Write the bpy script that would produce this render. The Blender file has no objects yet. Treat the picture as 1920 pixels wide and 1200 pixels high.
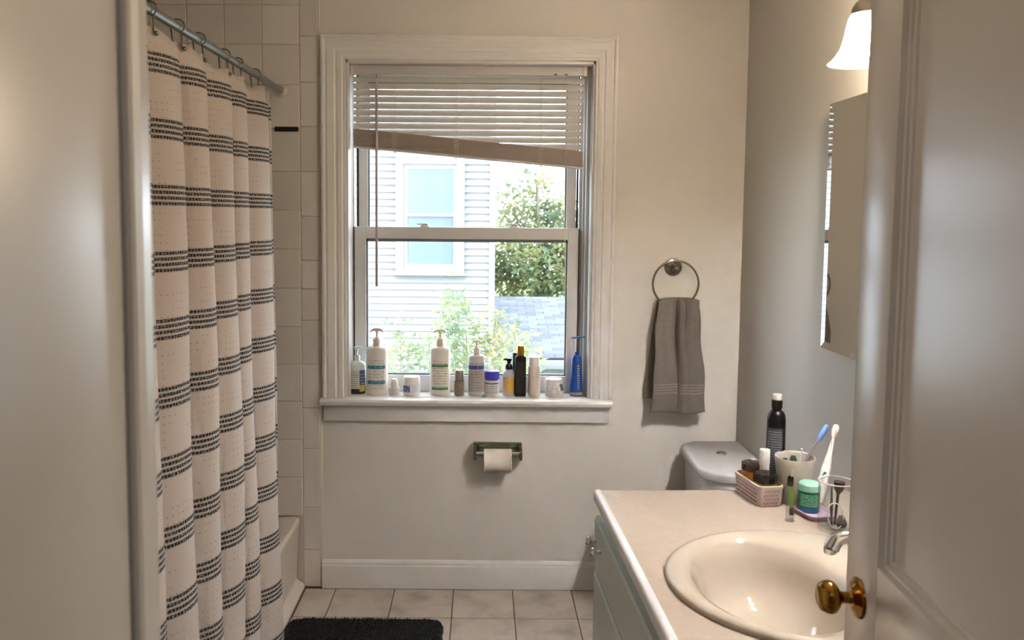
import bpy, bmesh, math, random
from mathutils import Vector, Matrix
random.seed(7)
S = bpy.context.scene
COL = S.collection
PI = math.pi
sin, cos, rad = math.sin, math.cos, math.radians

# ------------------------------------------------------------------ camera
# image model (1920 x 1200): focal length 1550 px, principal point (903, 520)
FPX, PPX, PPY, EYE = 1550.0, 903.0, 520.0, 1.55
PITCH, ROLL = math.atan(118 / FPX), 0.0084
cam_d = bpy.data.cameras.new('camera')
cam = bpy.data.objects.new('camera', cam_d)
COL.objects.link(cam)
FWD = Vector((0, cos(PITCH), -sin(PITCH)))
R0 = Vector((1, 0, 0)); U0 = R0.cross(FWD)
RT = R0 * cos(ROLL) + U0 * sin(ROLL)
UP = U0 * cos(ROLL) - R0 * sin(ROLL)
cam.matrix_world = Matrix((
    (RT.x, UP.x, -FWD.x, 0), (RT.y, UP.y, -FWD.y, 0), (RT.z, UP.z, -FWD.z, EYE), (0, 0, 0, 1)))
cam_d.sensor_width = 36.0
cam_d.sensor_fit = 'HORIZONTAL'
cam_d.lens = 36.0 * FPX / 1920
cam_d.shift_x = (960 - PPX) / 1920
cam_d.shift_y = (PPY - 600) / 1920
cam_d.clip_start = 0.02
cam_d.dof.use_dof = True
cam_d.dof.focus_distance = 3.0
cam_d.dof.aperture_fstop = 6.8
S.camera = cam


def U(px, py, X=None, Y=None, Z=None):
    """the world point on the plane X, Y or Z = value that the photograph shows at (px, py)"""
    d = FWD + RT * ((px - PPX) / FPX) + UP * ((PPY - py) / FPX)
    c = Vector((0, 0, EYE))
    for i, v in enumerate((X, Y, Z)):
        if v is not None:
            return c + d * ((v - c[i]) / d[i])


# ------------------------------------------------------------------ world, sun, exposure
W = bpy.data.worlds.new('overcast_sky'); S.world = W
W.use_nodes = True
bg = W.node_tree.nodes['Background']
bg.inputs['Color'].default_value = (0.90, 0.95, 1.0, 1)
bg.inputs['Strength'].default_value = 10.0
sun_d = bpy.data.lights.new('sun', 'SUN'); sun_d.energy = 2.2; sun_d.angle = rad(40)
sun_d.color = (1, 0.97, 0.92)
sun = bpy.data.objects.new('sun', sun_d); COL.objects.link(sun)
sun.rotation_euler = (rad(48), 0, rad(-24))
sun.location = (-3, -6, 12)
S.view_settings.view_transform = 'Standard'
S.view_settings.look = 'None'
S.view_settings.exposure = 0.0
S.view_settings.gamma = 1.0
S.view_settings.use_curve_mapping = False
BULB = 980.0        # radiance of each vanity bulb
HALL_FILL = 12.0       # added fill lamp in the hall behind the viewer


# ------------------------------------------------------------------ materials
def lin(c):
    o = []
    for v in c[:3]:
        v = v / 255.0
        o.append(v / 12.92 if v <= 0.04045 else ((v + 0.055) / 1.055) ** 2.4)
    return tuple(o) + (1.0,)


class NT:
    """small helper around a node tree"""
    def __init__(s, name):
        s.m = bpy.data.materials.new(name); s.m.use_nodes = True
        s.t = s.m.node_tree
        s.b = s.t.nodes['Principled BSDF']; s.out = s.t.nodes['Material Output']

    def n(s, typ, **kw):
        nd = s.t.nodes.new(typ)
        for k, v in kw.items():
            setattr(nd, k, v)
        return nd

    def lk(s, a, b):
        s.t.links.new(a, b)

    def val(s, sock, v):
        if hasattr(v, 'is_linked') or isinstance(v, bpy.types.NodeSocket):
            s.lk(v, sock)
        else:
            sock.default_value = v

    def math(s, op, a, b=0.0, c=0.0):
        nd = s.n('ShaderNodeMath', operation=op)
        s.val(nd.inputs[0], a); s.val(nd.inputs[1], b); s.val(nd.inputs[2], c)
        return nd.outputs[0]

    def mix(s, f, a, b):
        nd = s.n('ShaderNodeMix', data_type='RGBA')
        s.val(nd.inputs[0], f); s.val(nd.inputs[6], a); s.val(nd.inputs[7], b)
        return nd.outputs[2]

    def coord(s, which='Object', scale=(1, 1, 1)):
        tc = s.n('ShaderNodeTexCoord'); mp = s.n('ShaderNodeMapping')
        mp.inputs['Scale'].default_value = scale
        s.lk(tc.outputs[which], mp.inputs['Vector'])
        return mp.outputs[0]

    def noise(s, vec, scale, detail=3.0):
        nd = s.n('ShaderNodeTexNoise'); nd.inputs['Scale'].default_value = scale
        nd.inputs['Detail'].default_value = detail
        s.lk(vec, nd.inputs['Vector'])
        return nd.outputs['Fac']

    def bump(s, h, strength=0.2, dist=0.001):
        nd = s.n('ShaderNodeBump'); nd.inputs['Strength'].default_value = strength
        nd.inputs['Distance'].default_value = dist
        s.lk(h, nd.inputs['Height']); s.lk(nd.outputs[0], s.b.inputs['Normal'])

    def set(s, **kw):
        for k, v in kw.items():
            s.val(s.b.inputs[k.replace('_', ' ')], v)


def dk(c, f):
    return (c[0] * f, c[1] * f, c[2] * f, 1)


def M(name, col, rough=0.5, metal=0.0, var=0.06, scale=9.0, bump=0.0, bscale=120.0, coat=0.0, spec=0.5, cior=1.5):
    t = NT(name); c = lin(col)
    v = t.coord()
    t.set(Base_Color=t.mix(t.noise(v, scale), dk(c, 1 - var), dk(c, 1 + var * 0.6)), Roughness=rough, Metallic=metal, Coat_Roughness=rough if coat > .5 else .03,
          Coat_Weight=coat, Coat_IOR=cior, Specular_IOR_Level=spec)
    if bump:
        t.bump(t.noise(v, bscale, 2.0), bump, 0.002)
    return t.m


def metal(name, col, rough):
    return M(name, col, rough, 1.0, 0.1, 20)


def glass(name, tint=(235, 245, 245), rough=0.0, refl=0.07):
    """thin clear pane: mostly straight-through light and a little reflection"""
    t = NT(name)
    tr = t.n('ShaderNodeBsdfTransparent'); tr.inputs[0].default_value = lin(tint)
    gl = t.n('ShaderNodeBsdfGlossy'); gl.inputs['Roughness'].default_value = rough
    lw = t.n('ShaderNodeLayerWeight'); lw.inputs['Blend'].default_value = 0.5
    f4 = t.math('POWER', lw.outputs['Facing'], 4.0)
    nz = t.noise(t.coord(), 4.0)
    f = t.math('MULTIPLY_ADD', f4, 0.55, t.math('MULTIPLY_ADD', nz, 0.02, refl * 0.6))
    ms = t.n('ShaderNodeMixShader'); t.lk(f, ms.inputs[0])
    t.lk(tr.outputs[0], ms.inputs[1]); t.lk(gl.outputs[0], ms.inputs[2])
    t.lk(ms.outputs[0], t.out.inputs[0])
    return t.m


def label_mat(name, base, ink, rows=8, bands=(), density=0.5, mu=(0.08, 0.92), mv=(0.05, 0.95), rough=0.45, right=None):
    """printed paper: UV u across, v up; rows of small illegible print, flat colour bands (v0, v1, colour)"""
    t = NT(name)
    uv = t.n('ShaderNodeUVMap'); sp = t.n('ShaderNodeSeparateXYZ'); t.lk(uv.outputs[0], sp.inputs[0])
    u, v = sp.outputs[0], sp.outputs[1]
    row = t.math('MULTIPLY', v, float(rows))
    fr = t.math('FRACT', row); fl = t.math('FLOOR', row)
    cb = t.n('ShaderNodeCombineXYZ'); t.lk(t.math('MULTIPLY', u, rows * 2.6), cb.inputs[0]); t.lk(t.math('MULTIPLY', fl, 3.7), cb.inputs[1])
    t.lk(t.math('MULTIPLY', fr, 1.2), cb.inputs[2])
    nz = t.n('ShaderNodeTexNoise'); nz.inputs['Scale'].default_value = 1.6; nz.inputs['Detail'].default_value = 1.0
    t.lk(cb.outputs[0], nz.inputs['Vector'])
    a = t.math('GREATER_THAN', nz.outputs['Fac'], 1 - density)
    a = t.math('MULTIPLY', a, t.math('GREATER_THAN', fr, 0.35)); a = t.math('MULTIPLY', a, t.math('LESS_THAN', fr, 0.8))
    for s_, op, lim in ((u, 'GREATER_THAN', mu[0]), (u, 'LESS_THAN', mu[1]), (v, 'GREATER_THAN', mv[0]), (v, 'LESS_THAN', mv[1])):
        a = t.math('MULTIPLY', a, t.math(op, s_, lim))
    c = lin(base)
    if right:
        c = t.mix(t.math('GREATER_THAN', u, right[0]), c, lin(right[1]))
    c = t.mix(t.math('MULTIPLY', a, 0.8), c, lin(ink))
    for v0, v1, bc in bands:
        f = t.math('MULTIPLY', t.math('GREATER_THAN', v, v0), t.math('LESS_THAN', v, v1))
        pc = t.mix(t.math('MULTIPLY', t.math('GREATER_THAN', nz.outputs['Fac'], 0.62), 0.6), lin(bc), lin((225, 222, 215)))
        c = t.mix(f, c, pc)
    t.set(Base_Color=c, Roughness=rough)
    return t.m


wallpaint = M('greige_wall_paint', (212, 206, 198), 0.55, 0, 0.03, 3, 0.12, 160)
wallpaint_window_lit = M('greige_wall_paint_right', (207, 202, 195), 0.5, 0, 0.03, 3, 0.12, 160)  # same paint, greyed for the neutral window light on this wall
ceilpaint = M('ceiling_paint', (225, 222, 214), 0.8)
trimwhite = M('white_trim_paint', (219, 215, 211), 0.32, 0, 0.03, 6)
doorpaint = M('white_door_paint', (222, 217, 213), 0.24, 0, 0.04, 5, 0.04, 40, coat=1.0, spec=1.0, cior=1.9)
jambpaint = M('cream_jamb_paint', (222, 216, 208), 0.32, 0, 0.03, 5, 0.05, 50, coat=1.0, spec=1.0)
vinyl = M('white_vinyl', (204, 202, 201), 0.35, 0, 0.03)
rubber = M('grey_rubber_gasket', (96, 100, 104), 0.6)
darkgap = M('dark_shadow_gap', (58, 52, 48), 0.8)
chrome = metal('chrome', (215, 215, 215), 0.12)
nickel = metal('brushed_nickel', (138, 130, 121), 0.24)
steel = metal('satin_steel', (175, 176, 176), 0.28)
brass = metal('aged_brass', (150, 112, 48), 0.2)
wallgrout = M('wall_grout', (184, 174, 164), 0.9)
floorgrout = M('floor_grout', (112, 92, 74), 0.9)
porcelain = M('white_porcelain', (208, 206, 205), 0.12, 0, 0.02, 3, 0, 1, 0.4)
tubenamel = M('tub_enamel', (222, 212, 200), 0.18, 0, 0.03, 3, 0, 1, 0.4)
sinkbone = M('bone_porcelain', (194, 181, 165), 0.12, 0, 0.02, 3, 0, 1, 0.5)
mint = M('pale_mint_cabinet_paint', (186, 195, 189), 0.22, 0, 0.03, coat=0.6)
mintedge = M('mint_edge', (176, 198, 190), 0.35)
matblack = M('black_bath_mat', (9, 9, 9), 0.95, 0, 0.4, 60)
whiteplastic = M('white_plastic', (226, 220, 214), 0.35, 0, 0.03)
creamplastic = M('cream_plastic', (214, 200, 186), 0.4, 0, 0.03)
blackplastic = M('black_plastic', (7, 7, 7), 0.3, spec=0.3)
slatmat = M('ivory_blind_slat', (206, 200, 196), 0.45, 0, 0.03)
_t = slatmat.node_tree
_tl = _t.nodes.new('ShaderNodeBsdfTranslucent'); _tl.inputs[0].default_value = lin((215, 212, 208))
_ms = _t.nodes.new('ShaderNodeMixShader'); _ms.inputs[0].default_value = 0.12
_t.links.new(_t.nodes['Principled BSDF'].outputs[0], _ms.inputs[1]); _t.links.new(_tl.outputs[0], _ms.inputs[2])
_t.links.new(_ms.outputs[0], _t.nodes['Material Output'].inputs[0])
stackmat = M('taupe_blind_stack', (176, 160, 148), 0.5, 0, 0.05, 30)
cordmat = M('ivory_cord', (205, 192, 176), 0.8)


def tile_mat(name, col, rough, vein, bump=0.0):
    t = NT(name); v = t.coord('Object')
    oi = t.n('ShaderNodeObjectInfo')
    va = t.n('ShaderNodeVectorMath', operation='ADD')
    cb = t.n('ShaderNodeCombineXYZ')
    for i in range(3):
        t.lk(t.math('MULTIPLY', oi.outputs['Random'], 37.0 + 11 * i), cb.inputs[i])
    t.lk(v, va.inputs[0]); t.lk(cb.outputs[0], va.inputs[1])
    n1 = t.noise(va.outputs[0], 9.0, 6.0)
    n2 = t.noise(va.outputs[0], 26.0, 4.0)
    rp = t.n('ShaderNodeMapRange'); rp.inputs[1].default_value = 0.45; rp.inputs[2].default_value = 0.7
    t.lk(n1, rp.inputs[0])
    c = lin(col)
    a = t.mix(t.math('MULTIPLY', rp.outputs[0], vein), c, dk(c, 0.45))
    a = t.mix(t.math('MULTIPLY', n2, vein * 0.5), a, dk(c, 0.72))
    br = t.math('MULTIPLY_ADD', oi.outputs['Random'], 0.10, 0.94)
    hv = t.n('ShaderNodeHueSaturation'); t.lk(br, hv.inputs['Value']); t.lk(a, hv.inputs['Color'])
    t.set(Base_Color=hv.outputs[0], Roughness=rough)
    return t.m


floortile = tile_mat('grey_marbled_floor_tile', (198, 186, 175), 0.35, 0.8)
walltile = tile_mat('beige_wall_tile', (212, 205, 198), 0.22, 0.05)


def laminate():
    t = NT('beige_laminate'); v = t.coord()
    n1 = t.noise(v, 40, 6); n2 = t.noise(v, 260, 2)
    c = t.mix(n1, lin((173, 156, 140)), lin((189, 174, 159)))
    c = t.mix(t.math('MULTIPLY', t.math('GREATER_THAN', n2, 0.6), 0.25), c, lin((158, 142, 128)))
    t.set(Base_Color=c, Roughness=0.33)
    return t.m


counter_m = laminate()


def curtain_material():
    """woven cotton: warm white with groups of four dashed black lines; UV v = height in metres, u = metres of cloth"""
    t = NT('striped_cotton')
    uv = t.n('ShaderNodeUVMap'); sp = t.n('ShaderNodeSeparateXYZ'); t.lk(uv.outputs[0], sp.inputs[0])
    u, v = sp.outputs[0], sp.outputs[1]
    pit = 0.159
    ph = t.math('FRACT', t.math('DIVIDE', t.math('SUBTRACT', v, 1.55 + 2.25 * pit - 0.5 * pit), pit))   # 0.5 at a group's centre
    d = t.math('SUBTRACT', ph, 0.5)
    ingrp = t.math('LESS_THAN', t.math('ABSOLUTE', d), 0.168)
    ln = t.math('FRACT', t.math('MULTIPLY', t.math('ADD', d, 0.168), 4 / 0.336))
    line = t.math('LESS_THAN', t.math('ABSOLUTE', t.math('SUBTRACT', ln, 0.5)), 0.30)
    li = t.math('FLOOR', t.math('MULTIPLY', t.math('ADD', d, 0.168), 4 / 0.336))
    cb = t.n('ShaderNodeCombineXYZ')
    t.lk(t.math('MULTIPLY', u, 130.0), cb.inputs[0]); t.lk(t.math('MULTIPLY', v, 420.0), cb.inputs[1]); t.lk(li, cb.inputs[2])
    dash = t.noise(cb.outputs[0], 1.0, 1.0)
    blk = t.math('LESS_THAN', t.math('FRACT', t.math('ADD', t.math('MULTIPLY', u, 105.0), t.math('MULTIPLY', li, 0.37))), 0.80)
    dk_ = t.math('MULTIPLY', t.math('MULTIPLY', ingrp, line), t.math('MULTIPLY', t.math('LESS_THAN', dash, 0.64), t.math('MULTIPLY_ADD', blk, 0.55, 0.45)))
    halo = t.math('MULTIPLY', ingrp, 0.16)
    # rows of tiny dark flecks between the groups
    r3 = t.math('FRACT', t.math('MULTIPLY', ph, 9.0))
    fl = t.math('MULTIPLY', t.math('LESS_THAN', r3, 0.16), t.math('LESS_THAN', t.math('FRACT', t.math('MULTIPLY', u, 62.0)), 0.3))
    cb2 = t.n('ShaderNodeCombineXYZ')
    t.lk(t.math('MULTIPLY', u, 18.0), cb2.inputs[0]); t.lk(t.math('MULTIPLY', v, 22.0), cb2.inputs[1])
    fl = t.math('MULTIPLY', fl, t.math('GREATER_THAN', t.noise(cb2.outputs[0], 1.0, 0.0), 0.54))
    cb3 = t.n('ShaderNodeCombineXYZ')
    t.lk(t.math('MULTIPLY', u, 420.0), cb3.inputs[0]); t.lk(t.math('MULTIPLY', v, 420.0), cb3.inputs[1])
    wv = t.noise(cb3.outputs[0], 1.0, 2.0)
    base = t.mix(wv, lin((178, 164, 154)), lin((214, 202, 193)))
    c = t.mix(halo, base, lin((90, 84, 80)))
    c = t.mix(t.math('MULTIPLY', fl, 0.55), c, lin((120, 104, 92)))
    c = t.mix(dk_, c, lin((30, 29, 29)))
    t.set(Base_Color=c, Roughness=0.9)
    t.bump(wv, 0.5, 0.0012)
    tl = t.n('ShaderNodeBsdfTranslucent'); t.lk(c, tl.inputs[0])
    ms = t.n('ShaderNodeMixShader'); ms.inputs[0].default_value = 0.22
    t.lk(t.b.outputs[0], ms.inputs[1]); t.lk(tl.outputs[0], ms.inputs[2]); t.lk(ms.outputs[0], t.out.inputs[0])
    return t.m


def towel_material():
    t = NT('grey_terry'); v = t.coord()
    n1 = t.noise(v, 420, 2); n2 = t.noise(v, 40, 3)
    c = t.mix(n1, lin((78, 70, 64)), lin((156, 145, 135)))
    c = t.mix(t.math('MULTIPLY', n2, 0.3), c, lin((104, 98, 92)))
    t.set(Base_Color=c, Roughness=1.0); t.bump(n1, 0.9, 0.004)
    return t.m


def emit(name, col, strength):
    t = NT(name); e = t.n('ShaderNodeEmission'); e.inputs[0].default_value = lin(col); e.inputs[1].default_value = strength
    nz = t.noise(t.coord(), 3.0); t.lk(t.math('MULTIPLY_ADD', nz, strength * 0.05, strength * 0.97), e.inputs[1])
    t.lk(e.outputs[0], t.out.inputs[0])
    return t.m


def foliage(name, cols, scale):
    t = NT(name); v = t.coord()
    cr = t.n('ShaderNodeValToRGB')
    el = cr.color_ramp.elements
    n = len(cols)
    while len(el) < n:
        el.new(0.5)
    for i, c in enumerate(cols):
        el[i].position = 0.3 + 0.4 * i / (n - 1); el[i].color = lin(c)
    t.lk(t.noise(v, scale, 4), cr.inputs[0])
    tl = t.n('ShaderNodeBsdfTranslucent'); t.lk(cr.outputs[0], tl.inputs[0])
    t.set(Base_Color=cr.outputs[0], Roughness=0.6)
    ms = t.n('ShaderNodeMixShader'); ms.inputs[0].default_value = 0.4
    t.lk(t.b.outputs[0], ms.inputs[1]); t.lk(tl.outputs[0], ms.inputs[2]); t.lk(ms.outputs[0], t.out.inputs[0])
    return t.m


# ------------------------------------------------------------------ mesh helpers
def BM():
    return bmesh.new()


def merge(bm, tmp):
    me = bpy.data.meshes.new('tmp'); tmp.to_mesh(me); tmp.free(); bm.from_mesh(me); bpy.data.meshes.remove(me)
    return bm


def box(x0, x1, y0, y1, z0, z1, bev=0.0, bm=None, seg=2, mtx=None):
    t = bmesh.new()
    bmesh.ops.create_cube(t, size=1.0)
    for v in t.verts:
        v.co = Vector((x0 + (v.co.x + .5) * (x1 - x0), y0 + (v.co.y + .5) * (y1 - y0), z0 + (v.co.z + .5) * (z1 - z0)))
    if bev:
        bmesh.ops.bevel(t, geom=list(t.edges), offset=bev, segments=seg, affect='EDGES', profile=0.5, clamp_overlap=True)
    if mtx is not None:
        t.transform(mtx)
    return merge(bm if bm is not None else bmesh.new(), t)


def lathe(prof, c=(0, 0, 0), sx=1.0, sy=1.0, seg=28, bm=None, mtx=None, rotz=0.0):
    """profile of (radius, height) turned about the vertical axis; ends close when radius is 0"""
    t = bmesh.new(); rings = []
    for r, z in prof:
        if r < 1e-6:
            rings.append([t.verts.new((0, 0, z))])
        else:
            rings.append([t.verts.new((r * sx * cos(2 * PI * i / seg), r * sy * sin(2 * PI * i / seg), z)) for i in range(seg)])
    for a, b in zip(rings, rings[1:]):
        for i in range(seg):
            j = (i + 1) % seg
            if len(a) == 1 and len(b) == 1:
                continue
            if len(a) == 1:
                t.faces.new((a[0], b[j], b[i]))
            elif len(b) == 1:
                t.faces.new((a[i], a[j], b[0]))
            else:
                t.faces.new((a[i], a[j], b[j], b[i]))
    if mtx is None:
        mtx = Matrix.Translation(c) @ Matrix.Rotation(rotz, 4, 'Z')
    t.transform(mtx)
    bmesh.ops.recalc_face_normals(t, faces=t.faces)
    return merge(bm if bm is not None else bmesh.new(), t)


def tube(pts, r, seg=10, bm=None, closed=False, cap=True):
    """round bar through a list of points; r a number or a list"""
    t = bmesh.new(); pts = [Vector(p) for p in pts]; n = len(pts)
    rs = r if isinstance(r, (list, tuple)) else [r] * n
    rings = []; prev = None
    for i, p in enumerate(pts):
        if closed:
            d = (pts[(i + 1) % n] - pts[i - 1]).normalized()
        else:
            d = (pts[min(i + 1, n - 1)] - pts[max(i - 1, 0)]).normalized()
        if prev is None:
            a = Vector((0, 0, 1)) if abs(d.z) < 0.9 else Vector((1, 0, 0))
            a = (a - d * a.dot(d)).normalized()
        else:
            a = (prev - d * prev.dot(d)).normalized()
        prev = a; b = d.cross(a)
        rings.append([t.verts.new(p + (a * cos(2 * PI * k / seg) + b * sin(2 * PI * k / seg)) * rs[i]) for k in range(seg)])
    pr = list(zip(rings, rings[1:])) + ([(rings[-1], rings[0])] if closed else [])
    for A, B in pr:
        for k in range(seg):
            t.faces.new((A[k], A[(k + 1) % seg], B[(k + 1) % seg], B[k]))
    if cap and not closed:
        t.faces.new(rings[0]); t.faces.new(rings[-1])
    bmesh.ops.recalc_face_normals(t, faces=t.faces)
    return merge(bm if bm is not None else bmesh.new(), t)


def sweep(prof, path, bm=None, close=True):
    """closed 2-D profile (a, b) carried along: path = list of functions (a, b) -> point"""
    t = bmesh.new(); rings = [[t.verts.new(f(a, b)) for a, b in prof] for f in path]
    n = len(prof)
    for A, B in zip(rings, rings[1:]):
        for k in range(n):
            t.faces.new((A[k], A[(k + 1) % n], B[(k + 1) % n], B[k]))
    if close:
        t.faces.new(rings[0]); t.faces.new(rings[-1])
    bmesh.ops.recalc_face_normals(t, faces=t.faces)
    return merge(bm if bm is not None else bmesh.new(), t)


def grid(fn, nu, nv, bm=None, uvfn=None):
    t = bmesh.new(); uvl = t.loops.layers.uv.new('UVMap')
    vs = [[t.verts.new(fn(i / nu, j / nv)) for j in range(nv + 1)] for i in range(nu + 1)]
    for i in range(nu):
        for j in range(nv):
            f = t.faces.new((vs[i][j], vs[i + 1][j], vs[i + 1][j + 1], vs[i][j + 1]))
            for lp, (a, b) in zip(f.loops, ((i, j), (i + 1, j), (i + 1, j + 1), (i, j + 1))):
                lp[uvl].uv = uvfn(a / nu, b / nv) if uvfn else (a / nu, b / nv)
    return merge(bm if bm is not None else bmesh.new(), t)


def rrect(x0, x1, y0, y1, r, n=5):
    """outline of a rounded rectangle"""
    o = []
    for cx, cy, a0 in ((x1 - r, y1 - r, 0), (x0 + r, y1 - r, 90), (x0 + r, y0 + r, 180), (x1 - r, y0 + r, 270)):
        for i in range(n + 1):
            a = rad(a0 + 90 * i / n); o.append((cx + r * cos(a), cy + r * sin(a)))
    return o


def loft(outlines, bm=None, cap0=True, cap1=True, mtx=None):
    """skin a stack of outlines [(z, [(x, y)...]), ...]"""
    t = bmesh.new(); rings = [[t.verts.new((x, y, z)) for x, y in o] for z, o in outlines]
    n = len(rings[0])
    for A, B in zip(rings, rings[1:]):
        for k in range(n):
            t.faces.new((A[k], A[(k + 1) % n], B[(k + 1) % n], B[k]))
    if cap0:
        t.faces.new(rings[0])
    if cap1:
        t.faces.new(rings[-1])
    if mtx is not None:
        t.transform(mtx)
    bmesh.ops.recalc_face_normals(t, faces=t.faces)
    return merge(bm if bm is not None else bmesh.new(), t)


def scale_outline(o, f, cx=0, cy=0):
    return [(cx + (x - cx) * f, cy + (y - cy) * f) for x, y in o]


def obj(name, bm, m, parent=None, smooth=True, label=None, kind=None, angle=38):
    """link a bmesh given in world coordinates as one mesh object (a child keeps its thing's origin)"""
    me = bpy.data.meshes.new(name)
    if parent is not None:
        root = parent; off = Vector((0, 0, 0))
        while root is not None:
            off += root.location; root = root.parent
        bmesh.ops.translate(bm, verts=bm.verts, vec=-off)
    else:
        off = None
        zs = [v.co.z for v in bm.verts]; xs = [v.co.x for v in bm.verts]; ys = [v.co.y for v in bm.verts]
        off = Vector(((min(xs) + max(xs)) / 2, (min(ys) + max(ys)) / 2, min(zs)))
        bmesh.ops.translate(bm, verts=bm.verts, vec=-off)
    bm.to_mesh(me); bm.free()
    me.materials.append(m)
    if smooth:
        me.polygons.foreach_set('use_smooth', [True] * len(me.polygons))
        me.set_sharp_from_angle(angle=rad(angle))
    o = bpy.data.objects.new(name, me); COL.objects.link(o)
    if parent is not None:
        o.parent = parent
    else:
        o.location = off
    if label:
        o['label'] = label
    if kind:
        o['kind'] = kind
    return o


def thing(name, label, cat, loc=(0, 0, 0), group=None, kind=None):
    o = bpy.data.objects.new(name, None); COL.objects.link(o)
    o.location = loc; o.empty_display_size = 0.05
    o['label'] = label; o['category'] = cat
    if group:
        o['group'] = group
    if kind:
        o['kind'] = kind
    return o


def tag(o, label, cat, group=None, kind=None):
    o['label'] = label; o['category'] = cat
    if group:
        o['group'] = group
    if kind:
        o['kind'] = kind
    return o


# ------------------------------------------------------------------ room shell
D = 3.33                      # back wall plane
CEIL = 2.52
XW = lambda y: 1.048 + (D - y) * 0.02      # right wall, a touch out of square
FRONT0, FRONT1 = 0.60, 0.735  # the wall with the doorway
XL = -1.50                    # far side of the tub alcove
TUBX = -0.722                 # tub apron
AL0 = 1.74                    # near end of the tub alcove
JL, JR = -0.303, 0.64         # door opening

# window opening (in the back wall)
OX0, OX1 = U(649, 420, Y=D).x, U(1112, 420, Y=D).x
OZ0, OZ1 = U(880, 752, Y=D).z, U(880, 113, Y=D).z
wall = BM()
WT = 0.20
box(XL - .1, OX0, D, D + WT, 0, CEIL, bm=wall); box(OX1, XW(D) + .15, D, D + WT, 0, CEIL, bm=wall)
box(OX0, OX1, D, D + WT, 0, OZ0, bm=wall); box(OX0, OX1, D, D + WT, OZ1, CEIL, bm=wall)
wall_back = tag(obj('wall_back', wall, wallpaint, smooth=False), 'greige painted back wall with the window and a tiled tub end', 'wall', kind='structure')

t = BM(); ys = (FRONT1, D)
v = [t.verts.new(p) for p in ((XW(ys[0]), ys[0], 0), (XW(ys[1]), ys[1], 0), (XW(ys[1]), ys[1], CEIL), (XW(ys[0]), ys[0], CEIL),
                              (XW(ys[0]) + .12, ys[0], 0), (XW(ys[1]) + .12, ys[1], 0), (XW(ys[1]) + .12, ys[1], CEIL), (XW(ys[0]) + .12, ys[0], CEIL))]
for f in ((0, 1, 2, 3), (5, 4, 7, 6), (0, 4, 5, 1), (3, 2, 6, 7), (1, 5, 6, 2), (0, 3, 7, 4)):
    t.faces.new([v[i] for i in f])
bmesh.ops.recalc_face_normals(t, faces=t.faces)
tag(obj('wall_right', t, wallpaint_window_lit, smooth=False), 'greige painted right wall, greyed for its window light, carrying the mirror and vanity light', 'wall', kind='structure')

t = box(XL - .12, XL, AL0, D, 0, CEIL)
tag(obj('wall_left', t, wallpaint, smooth=False), 'tub alcove side wall hidden behind the striped shower curtain', 'wall', kind='structure')
t = box(XL - .12, TUBX - 0.01, FRONT1, AL0, 0, CEIL)
tag(obj('wall_tub_end', t, wallpaint, smooth=False), 'painted wall block at the near end of the tub', 'wall', kind='structure')
t = box(-1.7, JL - 0.035, FRONT0, FRONT1, 0, CEIL); box(JR + 0.03, 1.7, FRONT0, FRONT1, 0, CEIL, bm=t); box(-1.7, 1.7, FRONT0, FRONT1, 2.06, CEIL, bm=t)
tag(obj('wall_front', t, wallpaint, smooth=False), 'wall around the bathroom doorway seen from the hall', 'wall', kind='structure')
t = box(-1.8, 1.8, -1.6, D + WT, CEIL, CEIL + .1)
tag(obj('ceiling', t, ceilpaint, smooth=False), 'plain white ceiling over bathroom and hall', 'ceiling', kind='structure')
t = box(-1.8, -1.7, -1.6, FRONT1, 0, CEIL); box(1.7, 1.8, -1.6, FRONT1, 0, CEIL, bm=t); box(-1.7, 1.7, -1.6, -1.5, 0, CEIL, bm=t)
tag(obj('wall_hall', t, wallpaint, smooth=False), 'walls of the hall outside the bathroom door', 'wall', kind='structure')
floor = tag(obj('floor', box(-1.8, 1.8, -1.6, D + WT, -0.12, -0.004), floorgrout, smooth=False), 'bathroom floor of grey marbled square tiles with brown grout', 'floor', kind='structure')
tag(obj('floor_hall', box(-1.7, 1.7, -1.5, FRONT1 - .04, -0.0035, 0.006), M('grey_oak_floor', (158, 140, 122), 0.4), smooth=False), 'wooden hall floor in front of the bathroom door', 'floor', kind='structure')

# floor tiles: pitch 0.2435 m, first grout lines read from the photograph
TP = 0.2435; GX = 0.138; GY = 3.0735
tme = None
for ix in range(-4, 5):
    for iy in range(-9, 2):
        x0, x1 = GX + ix * TP + .0025, GX + (ix + 1) * TP - .0025
        y0, y1 = GY + iy * TP + .0025, GY + (iy + 1) * TP - .0025
        x0, x1, y0, y1 = max(x0, TUBX + .006), min(x1, XW(2) - .005), max(y0, FRONT1 - .03), min(y1, D - .004)
        if x1 - x0 < .03 or y1 - y0 < .03:
            continue
        full = abs(x1 - x0 - TP + .005) < 1e-4 and abs(y1 - y0 - TP + .005) < 1e-4
        if full and tme is not None:
            o = bpy.data.objects.new('floor_tile', tme); COL.objects.link(o); o.parent = floor
            o.location = Vector(((x0 + x1) / 2, (y0 + y1) / 2, 0)) - floor.location
        else:
            c = Vector(((x0 + x1) / 2, (y0 + y1) / 2, 0))
            b = box(x0, x1, y0, y1, -.0035, .0, .0012, seg=1)
            o = obj('floor_tile', b, floortile, floor)
            bmv = o.data
            off = c - floor.location
            bmv.transform(Matrix.Translation(-off)); o.location = off
            if full:
                tme = bmv

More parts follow.
